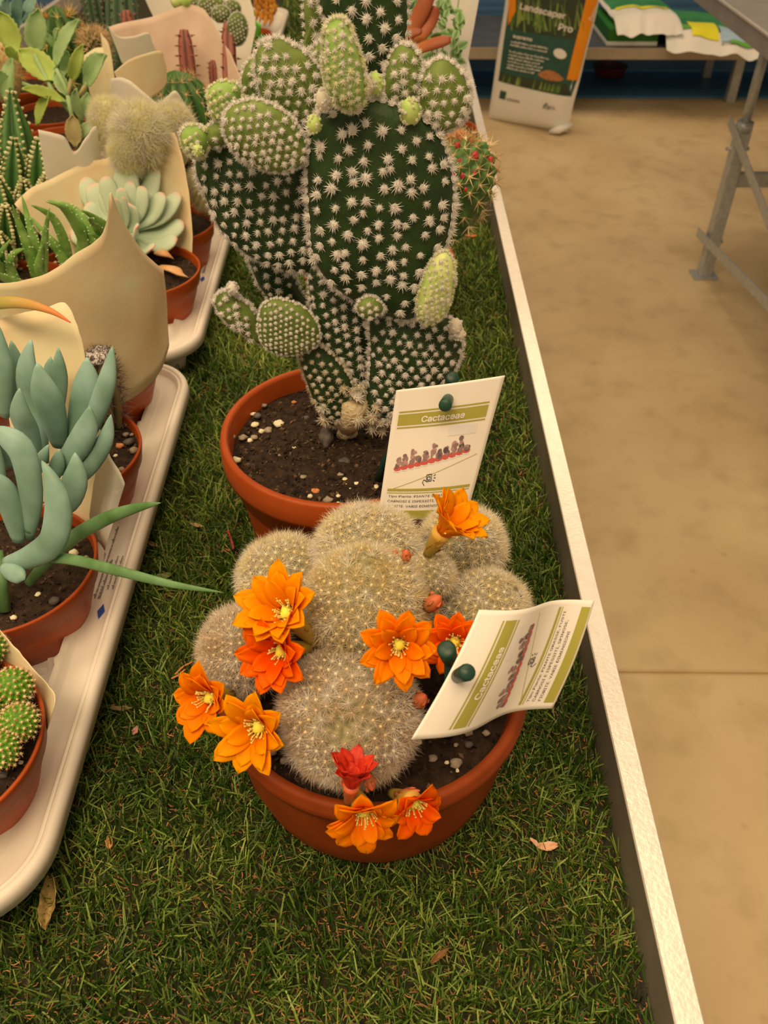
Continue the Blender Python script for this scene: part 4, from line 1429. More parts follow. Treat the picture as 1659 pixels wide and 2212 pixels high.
def ribbed(parent, base, top, rad, ribs, depth, nare, tmpl, ssize, body, spines, name='stem', nring=22, nsub=6, tooth=0.0, sp_name='spines', dome=True, power=1.0, label=None):
    """column or globe with true ribs; rad: list of radii from base to crown"""
    base, top = np.asarray(base, float), np.asarray(top, float)
    ax = norm(top - base)
    X = norm(np.cross(ax, (0.15, 1.0, 0.1))); Y_ = np.cross(ax, X)
    H_ = np.linalg.norm(top - base)
    n = ribs * nsub
    tt = np.linspace(0, 1, nring)
    rr = np.interp(tt, np.linspace(0, 1, len(rad)), rad)
    ph = np.arange(n) * 2 * math.pi / n
    G, val = np.zeros((nring + 1, n, 3)), np.zeros((nring + 1, n))
    for i in range(nring):
        w = np.abs(np.cos(ph * ribs / 2)) ** power
        tz = 1 + (tooth * (0.5 + 0.5 * math.cos(2 * math.pi * tt[i] * nare)) if tooth else 0)
        r_ = rr[i] * (1 - depth + depth * w * tz)
        G[i] = base + ax * H_ * tt[i] + r_[:, None] * (np.cos(ph)[:, None] * X + np.sin(ph)[:, None] * Y_)
        val[i] = w
    G[nring] = top + ax * rr[-1] * 0.1
    bo = MB().grid(G, val, closed=True).build(name, body, parent)
    if label: tag(bo, label)
    pos, nr = [], []
    for k in range(ribs):
        a = 2 * math.pi * k / ribs
        o_ = math.cos(a) * X + math.sin(a) * Y_
        for j in range(nare):
            t = (j + 0.5 * (k % 2) * 0 + 0.35) / nare
            if t > 1: continue
            r_ = np.interp(t, tt, rr)
            dr = (np.interp(min(1, t + .04), tt, rr) - np.interp(max(0, t - .04), tt, rr)) / (0.08 * H_)
            pos.append(base + ax * H_ * t + o_ * r_ * (1 + tooth * 0.6))
            nr.append(o_ - ax * dr)
    pos, nr = np.array(pos), np.array(nr)
    mb = MB().scatter(tmpl[0], tmpl[1], pos, frames(nr), ssize * (0.8 + 0.4 * rng.random(len(pos))), rng.random(len(pos)))
    so = mb.build(sp_name, spines, bo, smooth=False)
    so['kind'] = 'stuff'
    return bo


def globe_r(r, n=14, base=0.75):
    return [r * max(base if t < 0.4 else 0.04, math.sqrt(max(0, 1 - ((t - 0.42) / 0.58) ** 2))) if t > 0.42 else r * (base + (1 - base) * math.sin(t / 0.42 * math.pi / 2)) for t in np.linspace(0, 1, n)]


SP_LONG = spike_template(9, 1.15, 1.0, 0.035, 0.35, seed=31, core=0.10)
SP_STAR = spike_template(8, 1.45, 1.0, 0.040, 0.15, seed=33, core=0.13, coreh=0.8)
SP_SHORT = spike_template(9, 1.4, 1.0, 0.05, 0.4, seed=35, core=0.30, coreh=0.9)
SP_HAIR = spike_template(30, 1.4, 1.0, 0.018, 0.5, seed=37, core=0.05)
BUMP = spike_template(2, .6, .6, 0.1, 0.4, seed=39, core=0.8, coreh=0.9)
M['green_body'] = mat('fresh green flesh', K(48, 84, 14), K(116, 150, 30), attr=True, rough=0.5)
M['green_dark'] = mat('dark green ribs', K(24, 50, 12), K(62, 92, 26), attr=True, rough=0.45)
M['green_cereus'] = mat('grey green column', K(40, 54, 28), K(84, 98, 56), attr=True, rough=0.55)
M['brown_body'] = mat('olive brown ribs', K(60, 52, 22), K(134, 108, 60), attr=True, rough=0.6)
M['spine_tan'] = mat('tan spines', K(176, 124, 70), K(220, 170, 104), attr=True, rough=0.5)
M['spine_dark'] = mat('dark brown spines', K(70, 48, 34), K(138, 104, 78), attr=True, rough=0.5)
M['spine_orange'] = mat('orange spines', K(190, 110, 40), K(238, 180, 90), attr=True, rough=0.5)
M['spine_cream'] = mat('cream knobs', K(150, 130, 66), K(206, 176, 112), attr=True, rough=0.6)
M['hair'] = mat('pale silky hair', K(250, 204, 124), K(255, 232, 168), attr=True, rough=0.6, trans=0.4)
M['old_body'] = mat('pale green woolly body', K(196, 160, 90), K(226, 190, 116), attr=True, rough=0.6)
M['glauc'] = mat('glaucous blue green leaf', K(102, 116, 80), K(142, 152, 116), rough=0.45, scale=30, spec=0.35, c3=K(120, 134, 97))
M['glauc_g'] = mat('greener leaf', K(70, 92, 36), K(104, 122, 66), rough=0.4, scale=50, spec=0.4)
M['eche'] = mat('pale leaf with pink edge', K(138, 142, 92), K(214, 118, 88), attr=True, rough=0.5, c3=K(176, 166, 116))
for e in M['eche'].node_tree.nodes:
    if e.type == 'VALTORGB':
        e.color_ramp.elements[1].position = 0.66
M['aloe'] = mat('speckled aloe green', K(84, 110, 30), K(132, 148, 62), attr=False, scale=80, rough=0.4)
M['aloe_tip'] = mat('red tipped aloe', K(130, 134, 50), K(206, 72, 24), attr=True, rough=0.4, c3=K(176, 122, 50))
M['bump_w'] = mat('pale bumps', K(196, 200, 120), K(226, 226, 160), attr=True, rough=0.5)
M['kal'] = mat('felty light green leaf', K(128, 138, 64), K(176, 176, 104), rough=0.65, scale=22, trans=0.25)
M['kal_y'] = mat('felty yellow green leaf', K(146, 144, 44), K(186, 178, 78), rough=0.65, scale=22, trans=0.25)
M['kal_t'] = mat('tan dying leaf', K(166, 134, 70), K(186, 152, 88), rough=0.65, scale=22, trans=0.25)
M['red_stem'] = mat('red brown stem', K(84, 42, 28), K(158, 82, 54), attr=True, rough=0.5)
M['copper'] = mat('coppery leaf', K(188, 116, 38), K(128, 50, 24), attr=True, rough=0.45, c3=K(158, 76, 34))
M['fruit'] = mat('red fruit', K(150, 24, 22), K(186, 44, 38), rough=0.35, scale=200)
M['magenta'] = mat('magenta flower', K(190, 10, 70), K(214, 30, 96), rough=0.5, trans=0.3)
M['leaf_small'] = mat('small grey green leaf', K(74, 100, 34), K(176, 180, 104), attr=True, rough=0.55, trans=0.2)
M['jade'] = mat('jade green leaf', K(78, 140, 20), K(120, 176, 44), rough=0.35, scale=30)
M['silver'] = mat('silver green leaf', K(96, 116, 84), K(124, 144, 104), rough=0.5, scale=30)
M['orange_leaf'] = mat('orange brown leaf', K(158, 84, 18), K(206, 124, 30), rough=0.5, scale=40)

M['pin_body'] = mat('bright green pincushion', K(56, 92, 6), K(120, 148, 26), attr=True, rough=0.45)
# ---- A: green pincushions in the nearest pot, with a paper sleeve
pa = potted('pincushion_cactus', 'pot of small bright green pincushion cacti at the left edge, nearest tray', P_A, .070, .100, crumbs=500, seed=11, cat='cactus',
            pebbles=[(78, 1503, 18, 'pebble_pale'), (8, 1675, 20, 'pebble_dark'), (46, 1648, 10, 'pebble_pale'), (70, 1478, 9, 'bark')])
for u, v, r, dz in ((28, 1487, 45, .012), (42, 1562, 43, .010), (0, 1622, 44, .010), (-40, 1530, 46, .012), (-50, 1440, 44, .010), (-25, 1400, 40, .008)):
    c = Z(u, v, .100 + dz); dep = float(np.dot(c - CAM, FW))
    spiny_ball(pa, c, (0.05 * (u > 0), -0.25, 1), r * dep / FPX * 0.92, spine=.0030, n=80, body=M['pin_body'], spines=M['spine_tan'], down=1.2, tmpl=SP_SHORT, tub=.0016, thmax=1.8)
sleeve('thin strip of tan paper wrapped round the nearest pincushion cactus pot', P_A, .0690, .090, .45,
       [(-10, 1352), (20, 1385), (60, 1430), (100, 1478), (117, 1500), (116, 1528), (100, 1552)], .086, M['kraft'], 'back', seed=1, wob=.001)

# ---- B: blue chalk sticks
pb_ = potted('blue_chalk_sticks', 'blue-green succulent with thick upright finger leaves in the nearest tray', P_B, .0705, .100, crumbs=500, seed=12, cat='succulent',
             pebbles=[(160, 1107, 18, 'pebble'), (66, 1228, 24, 'pebble'), (160, 1196, 22, 'pebble_pale'), (30, 1335, 14, 'pebble_pale'), (118, 1300, 26, 'pebble_dark'), (82, 1285, 12, 'pebble_pale'), (185, 1205, 12, 'pebble')])
LB = [  # points (u,v,depth) , max width px, kind
    ([(150, 1010, .620), (178, 900, .60), (189, 830, .585), (188, 772, .575)], 60, 0),
    ([(165, 990, .61), (205, 900, .59), (232, 820, .57), (243, 747, .56)], 40, 0),
    ([(120, 1020, .60), (160, 975, .585), (188, 925, .57), (194, 877, .56)], 50, 0),
    ([(140, 1060, .60), (190, 1010, .59), (228, 950, .575), (240, 895, .565)], 36, 0),
    ([(95, 1000, .62), (72, 880, .60), (58, 800, .585), (68, 732, .575)], 46, 0),
    ([(60, 960, .64), (42, 860, .62), (35, 790, .61), (24, 735, .60)], 40, 0),
    ([(128, 965, .61), (112, 890, .59), (95, 840, .575), (80, 783, .565)], 58, 0),
    ([(80, 985, .60), (60, 930, .58), (44, 890, .565), (42, 838, .555)], 46, 0),
    ([(122, 920, .64), (126, 850, .62), (128, 800, .61), (126, 750, .60)], 34, 0),
    ([(105, 880, .64), (106, 820, .63), (110, 770, .62)], 28, 0),
    ([(10, 900, .62), (8, 820, .60), (0, 760, .59), (-4, 700, .58)], 42, 0),
    ([(50, 1070, .60), (72, 1025, .59), (90, 990, .58), (105, 960, .575)], 26, 0),
    ([(104, 1050, .60), (118, 1020, .59), (126, 995, .585), (127, 970, .58)], 30, 0),
    ([(60, 1160, .58), (68, 1080, .56), (50, 980, .545), (10, 940, .54), (-20, 925, .54)], 50, 0),
    ([(10, 1218, .585), (60, 1205, .57), (112, 1170, .555), (126, 1100, .545), (112, 1040, .54), (90, 995, .54)], 54, 0),
    ([(62, 1150, .575), (64, 1080, .565), (54, 1030, .56), (45, 993, .555)], 36, 0),
    ([(110, 1110, .60), (145, 1080, .585), (164, 1030, .575), (162, 977, .57)], 52, 0),
    ([(40, 1170, .58), (25, 1100, .565), (5, 1050, .555), (-12, 1020, .55)], 48, 0),
    ([(60, 1262, .60), (100, 1215, .595), (160, 1160, .585), (230, 1120, .57), (295, 1097, .555), (348, 1086, .545)], 34, 1),
    ([(20, 1222, .585), (70, 1207, .575), (150, 1208, .56), (250, 1232, .54), (370, 1262, .52), (483, 1280, .505)], 27, 1),
    ([(4, 1226, .57), (24, 1236, .565), (44, 1244, .56), (54, 1252, .558)], 34, 0),
    ([(-6, 1100, .62), (-20, 1000, .61), (-40, 900, .60)], 50, 0),
    ([(18, 1010, .63), (6, 960, .62), (-6, 930, .61)], 40, 0),
]
for k, (pts, w, kind) in enumerate(LB):
    P3 = [D(*p) for p in pts]
    d0 = pts[-1][2]
    r = w * d0 / FPX / 2 * (1 if kind else 1.22)
    prof = [r * .45, r * .72, r * .92, r, r * .97, r * .8, r * .42, r * .03] if not kind else [r * .6, r * .8, r, r, r * .95, r * .8, r * .5, r * .03]
    fat_leaf(pb_, P3, prof, M['glauc_g'] if kind else M['glauc'], flat=0.52, n=14, up=tuple(-FW), label='long greener leaf drooping over the tray rim' if kind else None)
mb = MB().tube([Z(12, 1320, .092), D(4, 1250, .60), D(-6, 1190, .60)], [.0042, .0038, .0040], 10)
mb.build('stem', M['glauc_g'], pb_)
sleeve('tan paper sleeve standing behind the blue-green finger leaves', P_B, .0690, .090, .42,
       [(-20, 695), (40, 680), (95, 668), (135, 655), (160, 690), (182, 755), (194, 840), (206, 900), (214, 950), (206, 1030), (194, 1110), (198, 1170), (214, 1214)], .086, M['kraft'], 'back', seed=2)
sleeve('small pointed paper flap between the finger-leaf pot and the spiny cactus pot', P_B, .0745, .080, .5,
       [(206, 905), (236, 985), (268, 1046), (240, 1066), (226, 1085), (228, 1150), (222, 1212)], .078, M['kraft_w'], 'back', seed=3, wob=.001)

# ---- C: grey spiny column
pc_ = potted('spiny_column_cactus', 'small brown ribbed cactus with long dark spines half hidden by blue-green leaves', P_C, .0700, .100, crumbs=500, seed=13, cat='cactus',
             pebbles=[(277, 917, 14, 'pebble_pale'), (278, 957, 24, 'pebble_dark'), (259, 965, 16, 'bark'), (290, 975, 20, 'pebble'), (285, 940, 10, 'pebble'), (250, 985, 9, 'pebble_pale'), (262, 1015, 14, 'pebble'), (272, 940, 13, 'pebble')])
ribbed(pc_, Z(236, 925, .088), D(218, 775, .735), [.0125, .014, .0145, .014, .0125, .011], 6, .28, 5, SP_LONG, .017, M['brown_body'], M['spine_dark'], name='stem')
mb = MB(); lump(mb, D(216, 768, .733), (.0125, .0125, .005), seed=9, rough=.35, nu=16, nv=8)
cr = mb.build('corky_crown', mat('corky crown', K(80, 60, 46), K(186, 156, 124), scale=500, rough=.8, hard=(.45, .55)), pc_)
dirs = norm(rng.normal(size=(16, 3)) + (0, 0, 1.2))
mb = MB().scatter(SP_LONG[0], SP_LONG[1], D(216, 768, .733) + dirs * (.011, .011, .004), frames(dirs), np.full(16, .008))
q = mb.build('spines', M['spine_dark'], cr, smooth=False); q['kind'] = 'stuff'

# ---- D: large tan sleeve (its plant is hidden) and the speckled aloe behind it
pd_ = potted('seedling_pot', 'terracotta pot standing inside the large tan paper sleeve', P_D, .0690, .100, crumbs=60, seed=14, cat='pot')
sleeve('largest tan paper sleeve with a tall pointed corner below the speckled aloe', P_D, .0820, .062, .05,
       [(-30, 615), (20, 611), (60, 603), (110, 588), (165, 550), (212, 522), (231, 497), (236, 460), (240, 415), (262, 465), (300, 530), (335, 570), (368, 597)],
       [(-30, 800), (60, 850), (140, 880), (210, 886), (272, 868), (320, 835), (350, 797), (366, 745)], M['kraft'], 'front', seed=4, wob=.004)
al = potted('speckled_aloe', 'green aloe with pale bumps on thin curved leaves, behind the large tan sleeve', P_AL, .0700, .100, crumbs=260, seed=15, cat='aloe',
            pebbles=[(45, 582, 10, 'pebble'), (60, 572, 8, 'pebble_pale'), (120, 568, 8, 'pebble_pale')])
LA = [[(85, 560), (80, 537), (63, 483), (47, 421)], [(80, 600), (63, 543), (41, 483), (27, 443)], [(94, 596), (95, 560), (98, 505), (107, 449)], [(150, 590), (130, 545), (103, 512), (63, 466)],
      [(146, 560), (138, 520), (112, 468), (67, 443)], [(186, 560), (176, 510), (140, 452), (99, 436)], [(206, 545), (195, 500), (160, 452), (103, 432)], [(240, 520), (232, 495), (205, 472), (176, 454)],
      [(236, 530), (222, 517), (193, 505)], [(34, 612), (22, 575), (30, 548), (53, 537)], [(10, 600), (-8, 560), (0, 548), (22, 518)], [(60, 620), (20, 606), (-20, 585)], [(170, 570), (178, 520), (170, 480), (150, 462)], [(100, 610), (84, 580), (90, 545), (92, 530)],
      [(215, 548), (222, 515), (200, 480), (192, 472)]]
for k, pts in enumerate(LA):
    P3 = [D(u, v, .925 - .02 * i * (k % 3) * .5 - .012 * i) for i, (u, v) in enumerate(pts)]
    P3[0] = P3[0]
    lf = fat_leaf(al, P3, [.0068, .0066, .0058, .0045, .0028, .0004], M['aloe'], flat=.55, up=tuple(-FW))
    S_ = smooth_poly(P3, closed=False, sub=8)
    nb = 26
    ii = rng.integers(0, len(S_) - 6, nb)
    ps, ns = [], []
    for i in ii:
        t = norm(S_[min(i + 1, len(S_) - 1)] - S_[i]); s = norm(np.cross(t, -FW)); a = (rng.random() - .5) * 2.6
        w = np.interp(i / len(S_), [0, .4, 1], [.0068, .0056, .0004])
        dd = math.sin(a) * s - math.cos(a) * FW * .55
        ps.append(S_[i] + dd * w); ns.append(dd)
    mb = MB().scatter(BUMP[0], BUMP[1], np.array(ps), frames(np.array(ns)), np.full(nb, .0010))
    q = mb.build('bumps', M['bump_w'], lf, smooth=False); q['kind'] = 'stuff'
al2 = potted('red_tipped_aloe', 'aloe at the left edge with one long leaf ending in a red tip', P_AL2, .0700, .100, crumbs=0, seed=16, cat='aloe')
for k, pts in enumerate(([(-160, 720, .80), (-90, 678, .75), (-10, 656, .62), (50, 655, .60), (110, 672, .59), (153, 697, .585)], [(-170, 730, .80), (-190, 640, .76), (-230, 560, .72)], [(-150, 730, .80), (-130, 620, .76), (-90, 540, .73)], [(-180, 735, .80), (-260, 700, .78), (-330, 700, .76)])):
    fat_leaf(al2, [D(*p) for p in pts], [.006, .0058, .0052, .0040, .0022, .0003], M['aloe_tip'], flat=.55, up=tuple(-FW), vals=np.linspace(0, 1, (len(pts) - 1) * 4 + 1) ** 1.5, label='leaf shading from green to a red tip' if k == 0 else None)

# ---- E: echeveria
pe_ = potted('echeveria_rosette', 'pale green echeveria rosette with pink leaf tips in the second tray', P_E, .0710, .100, crumbs=300, seed=17, cat='succulent')
LE = [(213, 343, .200, 62), (270, 353, .205, 60), (325, 352, .195, 48), (338, 362, .195, 44), (160, 384, .185, 44), (176, 384, .19, 54), (130, 424, .170, 52), (124, 466, .155, 46),
      (226, 380, .195, 42), (282, 391, .190, 36), (310, 402, .185, 42), (354, 417, .175, 44), (389, 418, .170, 46), (398, 482, .140, 50), (384, 518, .130, 44), (332, 536, .140, 36),
      (198, 397, .185, 56), (222, 411, .180, 38), (262, 405, .190, 34), (248, 428, .185, 26), (281, 439, .175, 52), (296, 491, .160, 42), (150, 505, .145, 50), (268, 425, .187, 22), (180, 470, .16, 48), (186, 440, .168, 44)]
cb = Z(268, 505, .128)
for k, (u, v, z, w) in enumerate(LE):
    tp = Z(u, v, z - .012)
    dep = float(np.dot(tp - CAM, FW))
    r = w * dep / FPX / 2
    mid_ = cb * .42 + tp * .58 + np.array([0, 0, -.010])
    b0 = cb * .92 + tp * .08
    fat_leaf(pe_, [b0, mid_, tp * .8 + mid_ * .2 + np.array([0, 0, .001]), tp], [r * .3, r * .5, r * .75, r * .95, r, r * .85, r * .58, r * .28, r * .02], M['eche'], flat=.30, n=12, up=tuple(norm(-FW * .7 + np.array([0, 0, .6]))))
for pts, w in (([(345, 575, .1), (375, 582, .103), (392, 592, .1), (408, 600, .094)], 26), ([(335, 545, .11), (358, 548, .11), (376, 560, .102)], 28)):
    r = w * 1.0 / FPX / 2
    fat_leaf(pe_, [Z(*p) for p in pts], [r * .5, r * .9, r, r * .8, r * .4, r * .05], mat('dried leaf', K(190, 120, 60), K(206, 144, 84), rough=.6, scale=60), flat=.35, up=(0, 0, 1), label='dried orange fallen leaf on the soil')
mb = MB().tube([Z(300, 590, .09), cb], [.006, .008], 10); mb.build('stem', M['old_body'], pe_)
sleeve('tall paper sleeve standing behind the echeveria rosette', P_E, .0700, .090, .42,
       [(34, 440), (62, 408), (108, 388), (160, 362), (207, 347), (228, 345), (262, 325), (300, 303), (340, 294), (376, 286), (390, 320), (401, 372), (410, 440), (416, 500), (414, 548)], .088, M['kraft'], 'back', seed=5)
sleeve('bright cream paper with two torn peaks behind the speckled aloe', (-.425, 1.075), .0700, .090, .08,
       [(82, 281), (112, 287), (140, 296), (160, 328), (184, 298), (207, 272), (214, 310), (220, 350)], [(105, 420), (120, 440), (140, 445), (160, 445), (185, 440), (205, 430), (215, 410), (225, 385)], M['kraft_w'], 'front', seed=6)

# ---- F: old lady cactus
pf_ = potted('woolly_column_cactus', 'clump of cream woolly column cacti with silky hair between two paper sleeves', P_F, .0650, .100, crumbs=200, seed=18, cat='cactus')
for u, v, dep, rp, dn, hl in ((240, 262, 1.04, 40, 2.6, .013), (304, 292, 1.00, 50, 2.2, .020), (372, 272, 1.03, 38, 2.6, .014), (438, 398, 1.06, 30, 2.8, .010), (272, 330, .99, 30, 2.5, .012)):
    spiny_ball(pf_, D(u, v, dep), (0, -.25, 1), rp * dep / FPX, spine=hl, n=170, body=M['old_body'], spines=M['hair'], stretch=1.1, down=dn, tmpl=SP_HAIR, tub=.0008, thmax=2.2, lean=.8)

# ---- G: round green cactus behind
pg_ = potted('round_green_cactus', 'round dark green cactus with star-shaped tan spines in a folded paper sleeve', P_G, .0700, .100, crumbs=80, seed=19, cat='cactus')
cg = D(388, 228, 1.205)
ribbed(pg_, cg - (0, 0, .062), cg + (0, 0, .046), globe_r(.0520, base=.8), 14, .14, 8, SP_STAR, .0125, M['green_dark'], M['spine_tan'], nring=26)
sleeve('folded cream paper with a triangular peak in front of the round green cactus', P_G, .0700, .090, .08,
       [(240, 170), (262, 168), (290, 182), (318, 205), (342, 223), (360, 209), (380, 196), (400, 225), (424, 262)], [(240, 260), (262, 290), (290, 310), (330, 322), (370, 322), (400, 312), (428, 290)], M['kraft_w'], 'front', seed=7, wob=.002)

# ---- H: bumpy dark ribbed columns at the left edge
ph_ = potted('bumpy_ribbed_cactus', 'dark green stepped column cactus with knobbly cream ridges at the left edge', (-.475, 1.010), .0700, .100, crumbs=100, seed=20, cat='cactus')
for u, v, d, ub, vb, db, rp in ((22, 190, 1.02, 52, 470, 1.06, 42), (30, 292, .99, 30, 490, 1.03, 30), (82, 293, .99, 84, 470, 1.03, 27), (50, 386, .97, 66, 500, 1.02, 26), (-6, 378, .97, 6, 520, 1.01, 34),
                                (10, 440, .95, 20, 560, 1.00, 26), (100, 372, .99, 80, 480, 1.03, 14), (-20, 300, 1.0, -20, 500, 1.04, 34), (-4, 500, .95, 8, 580, .99, 24)):
    r = rp * d / FPX
    ribbed(ph_, D(ub, vb, db), D(u, v, d), [r * .9, r, r, r * .95, r * .8, r * .45, r * .08], 5, .45, 18, BUMP, .0027, M['green_dark'], M['spine_cream'], nring=30, nsub=8, tooth=.12, sp_name='knobs')

# ---- kalanchoe with toothed felty leaves
pk_ = potted('felt_leaf_kalanchoe', 'light green felty plant with toothed leaves at the upper left', (-.450, 1.215), .0700, .100, crumbs=60, seed=21, cat='succulent')


def toothed(parent, base, tip, wid, material, teeth=7, cup=0.18, nrm=None, name='leaf'):
    base, tip = np.asarray(base), np.asarray(tip)
    ax = tip - base; L_ = np.linalg.norm(ax); ax = ax / L_
    n_ = norm(-FW if nrm is None else nrm)
    sd = norm(np.cross(ax, n_)); n_ = np.cross(sd, ax)
    n, m = 22, 6
    G = np.zeros((n + 1, m + 1, 3))
    for i in range(n + 1):
        s = i / n
        w = wid * (0.10 + 0.90 * math.sin(math.pi * min(1, .06 + s * .92)) ** .75) if s > .15 else wid * (.10 + .9 * (s / .15) * .45)
        if s > .82: w *= max(0.05, (1 - s) / .18) ** .55
        t = 1 + 0.16 * ((s * teeth * 1.0) % 1.0 - .5) * (s > .25)
        for j in range(m + 1):
            q = (j / m - .5) * 2
            ww = w * (t if abs(q) > .99 else 1)
            G[i, j] = base + ax * L_ * s + sd * q * ww / 2 + n_ * (cup * wid * (q * q - .5) + .10 * L_ * math.sin(s * 2.6))
    return MB().grid(G).build(name, material, parent, solid=0.0011)


for k, (tu, tv, bu, bv, w, m_) in enumerate(((178, 46, 118, 150, 50, 'kal'), (84, 18, 74, 118, 46, 'kal'), (2, 26, 42, 112, 52, 'kal_y'), (42, 112, 126, 176, 56, 'kal_y'), (181, 93, 154, 176, 28, 'kal_y'), (232, 120, 184, 186, 58, 'kal'),
                                              (32, 128, 20, 230, 50, 'kal'), (119, 155, 145, 208, 28, 'kal'), (46, 196, 142, 220, 34, 'kal_y'), (112, 208, 80, 270, 38, 'kal_y'), (158, 248, 164, 318, 36, 'kal_t'), (201, 264, 168, 300, 24, 'kal'),
                                              (168, 190, 178, 262, 34, 'kal'), (128, 62, 120, 100, 24, 'kal'), (94, 70, 118, 104, 18, 'kal'), (148, 112, 138, 166, 24, 'kal'), (16, 104, 40, 130, 22, 'kal_y'), (-20, 150, 6, 200, 50, 'kal'), (190, 200, 190, 262, 26, 'kal'))):
    d1, d0 = 1.14 + .012 * (k % 4), 1.18
    toothed(pk_, D(bu, bv, d0), D(tu, tv, d1), w * d1 / FPX, M[m_], nrm=-FW + np.array([.5 * math.sin(k * 1.9), .3 * math.cos(k * 2.3), .2]))
for pts in ([(146, 205, 1.17), (157, 262, 1.19), (170, 340, 1.22)], [(187, 180, 1.17), (174, 225, 1.19), (173, 340, 1.22)], [(122, 150, 1.17), (140, 185, 1.17), (146, 206, 1.17)], [(74, 118, 1.17), (110, 190, 1.18), (150, 240, 1.19)], [(154, 172, 1.17), (146, 206, 1.17)], [(48, 180, 1.17), (100, 200, 1.18), (146, 222, 1.18)], [(184, 186, 1.16), (170, 210, 1.17)]):
    MB().tube([D(*p) for p in pts], .0030, 8).build('stem', M['kal_t'] if len(pts) == 2 else M['kal'], pk_)
sleeve('narrow upright paper corner beside the round toothed leaf', (-.415, 1.235), .0700, .090, .34,
       [(176, 124), (205, 104), (226, 100), (216, 68), (222, 78), (236, 98), (246, 160), (254, 205), (262, 250)], .09, M['kraft'], 'back', seed=8, wob=.002)

# ---- knobbly red stems in a round sleeve
pr_ = potted('red_knobbly_succulent', 'succulent with three red-brown knobbly finger stems inside a round paper sleeve', (-.335, 1.470), .0700, .100, crumbs=40, seed=22, cat='succulent')
TOOTH = spike_template(1, .05, 1.0, .28, .1, seed=41)
for u, v, d, ub, vb, db, rp in ((272, 22, 1.40, 288, 120, 1.44, 17), (397, 64, 1.38, 410, 190, 1.42, 18), (492, 50, 1.42, 496, 215, 1.45, 18), (459, 130, 1.43, 463, 190, 1.45, 10), (350, 92, 1.46, 352, 150, 1.47, 9)):
    r = rp * d / FPX
    ribbed(pr_, D(ub, vb, db), D(u, v, d), [r, r, r, r * .95, r * .85, r * .5], 5, .22, 6, TOOTH, r * .55, M['red_stem'], M['red_stem'], nring=24, tooth=.18, sp_name='teeth')
sleeve('wide round tan paper sleeve behind the red knobbly stems', (-.335, 1.470), .0800, .090, .42,
       [(236, 58), (262, 50), (330, 36), (395, 12), (425, 14), (450, 32), (478, 84), (500, 118), (520, 168), (534, 205)], .09, M['kraft_p'], 'back', seed=9)
sleeve('pale paper fold hanging to the left of the red knobbly stems', (-.400, 1.400), .0700, .090, .15,
       [(233, 56), (246, 72), (262, 80), (290, 78), (320, 70), (328, 88), (336, 108)], [(262, 135), (275, 145), (295, 150), (315, 150), (330, 146), (345, 140), (352, 132)], M['kraft_w'], 'front', seed=10, wob=.001)
sleeve('lower tan paper fold above the woolly column cactus', (-.375, 1.300), .0700, .090, .12,
       [(246, 156), (262, 142), (282, 128), (315, 116), (347, 110), (354, 126), (360, 146)], [(262, 200), (280, 215), (300, 218), (320, 215), (335, 208), (350, 195), (362, 178)], M['kraft'], 'front', seed=11, wob=.001)

# ---- tall grey green columns
pi_ = potted('tall_column_cactus', 'tall grey-green ribbed column cacti with short dark spines at the top left', (-.462, 1.560), .0700, .100, crumbs=0, seed=23, cat='cactus')
for u, v, d, ub, vb, db, rp in ((188, -60, 1.44, 222, 120, 1.52, 24), (258, -60, 1.46, 268, 190, 1.54, 36)):
    r = rp * d / FPX
    ribbed(pi_, D(ub, vb, db), D(u, v, d), [r * .9, r, r, r, r, r * .9, r * .5], 9, .22, 14, SP_SHORT, .007, M['green_cereus'], M['spine_dark'], nring=24)
# ---- barrel with orange spines
pj_ = potted('orange_spined_barrel', 'green barrel cactus with long orange spines near the top left corner', (-.590, 1.530), .0700, .100, crumbs=0, seed=24, cat='cactus')
cj = D(132, 78, 1.50)
ribbed(pj_, cj - (0, 0, .075), cj + (0, 0, .048), globe_r(.046, base=.8), 9, .25, 6, SP_LONG, .026, M['green_dark'], M['spine_orange'], nring=24, power=.8)
pj2 = potted('brown_spined_cactus', 'small cactus hidden under a nest of brown spines behind the toothed leaves', (-.535, 1.390), .0650, .100, crumbs=0, seed=25, cat='cactus')
spiny_ball(pj2, D(205, 96, 1.42), (0, 0, 1), .022, spine=.018, n=90, body=M['green_dark'], spines=M['spine_tan'], down=3, tmpl=SP_LONG, thmax=2.0)
pj3 = potted('golden_spined_cactus', 'cactus with dense golden orange spines at the left edge behind felty leaves', (-.640, 1.340), .0700, .100, crumbs=0, seed=26, cat='cactus')
spiny_ball(pj3, D(-6, 128, 1.36), (0, 0, 1), .036, spine=.014, n=170, body=M['old_body'], spines=M['spine_orange'], down=2, tmpl=SP_LONG, thmax=2.0)
# ---- silver leaves top left
ps_ = potted('silver_leaf_succulent', 'grey-green succulent with broad silvery leaves in the top left corner', (-.700, 1.700), .0700, .100, crumbs=0, seed=27, cat='succulent')
for k, (tu, tv, bu, bv, w) in enumerate(((20, -6, 20, 60, 30), (46, -20, 40, 60, 30), (-6, 4, 14, 50, 22), (62, 26, 34, 60, 24), (24, 32, 34, 70, 18), (10, 20, 30, 76, 20), (80, -10, 50, 50, 26), (0, -20, 10, 40, 34), (34, 4, 24, 54, 26), (-20, 20, 4, 60, 26), (8, 40, 20, 76, 20))):
    toothed(ps_, D(bu, bv, 1.66), D(tu, tv, 1.60 + .01 * k), w * 1.62 / FPX, M['silver'], teeth=5)
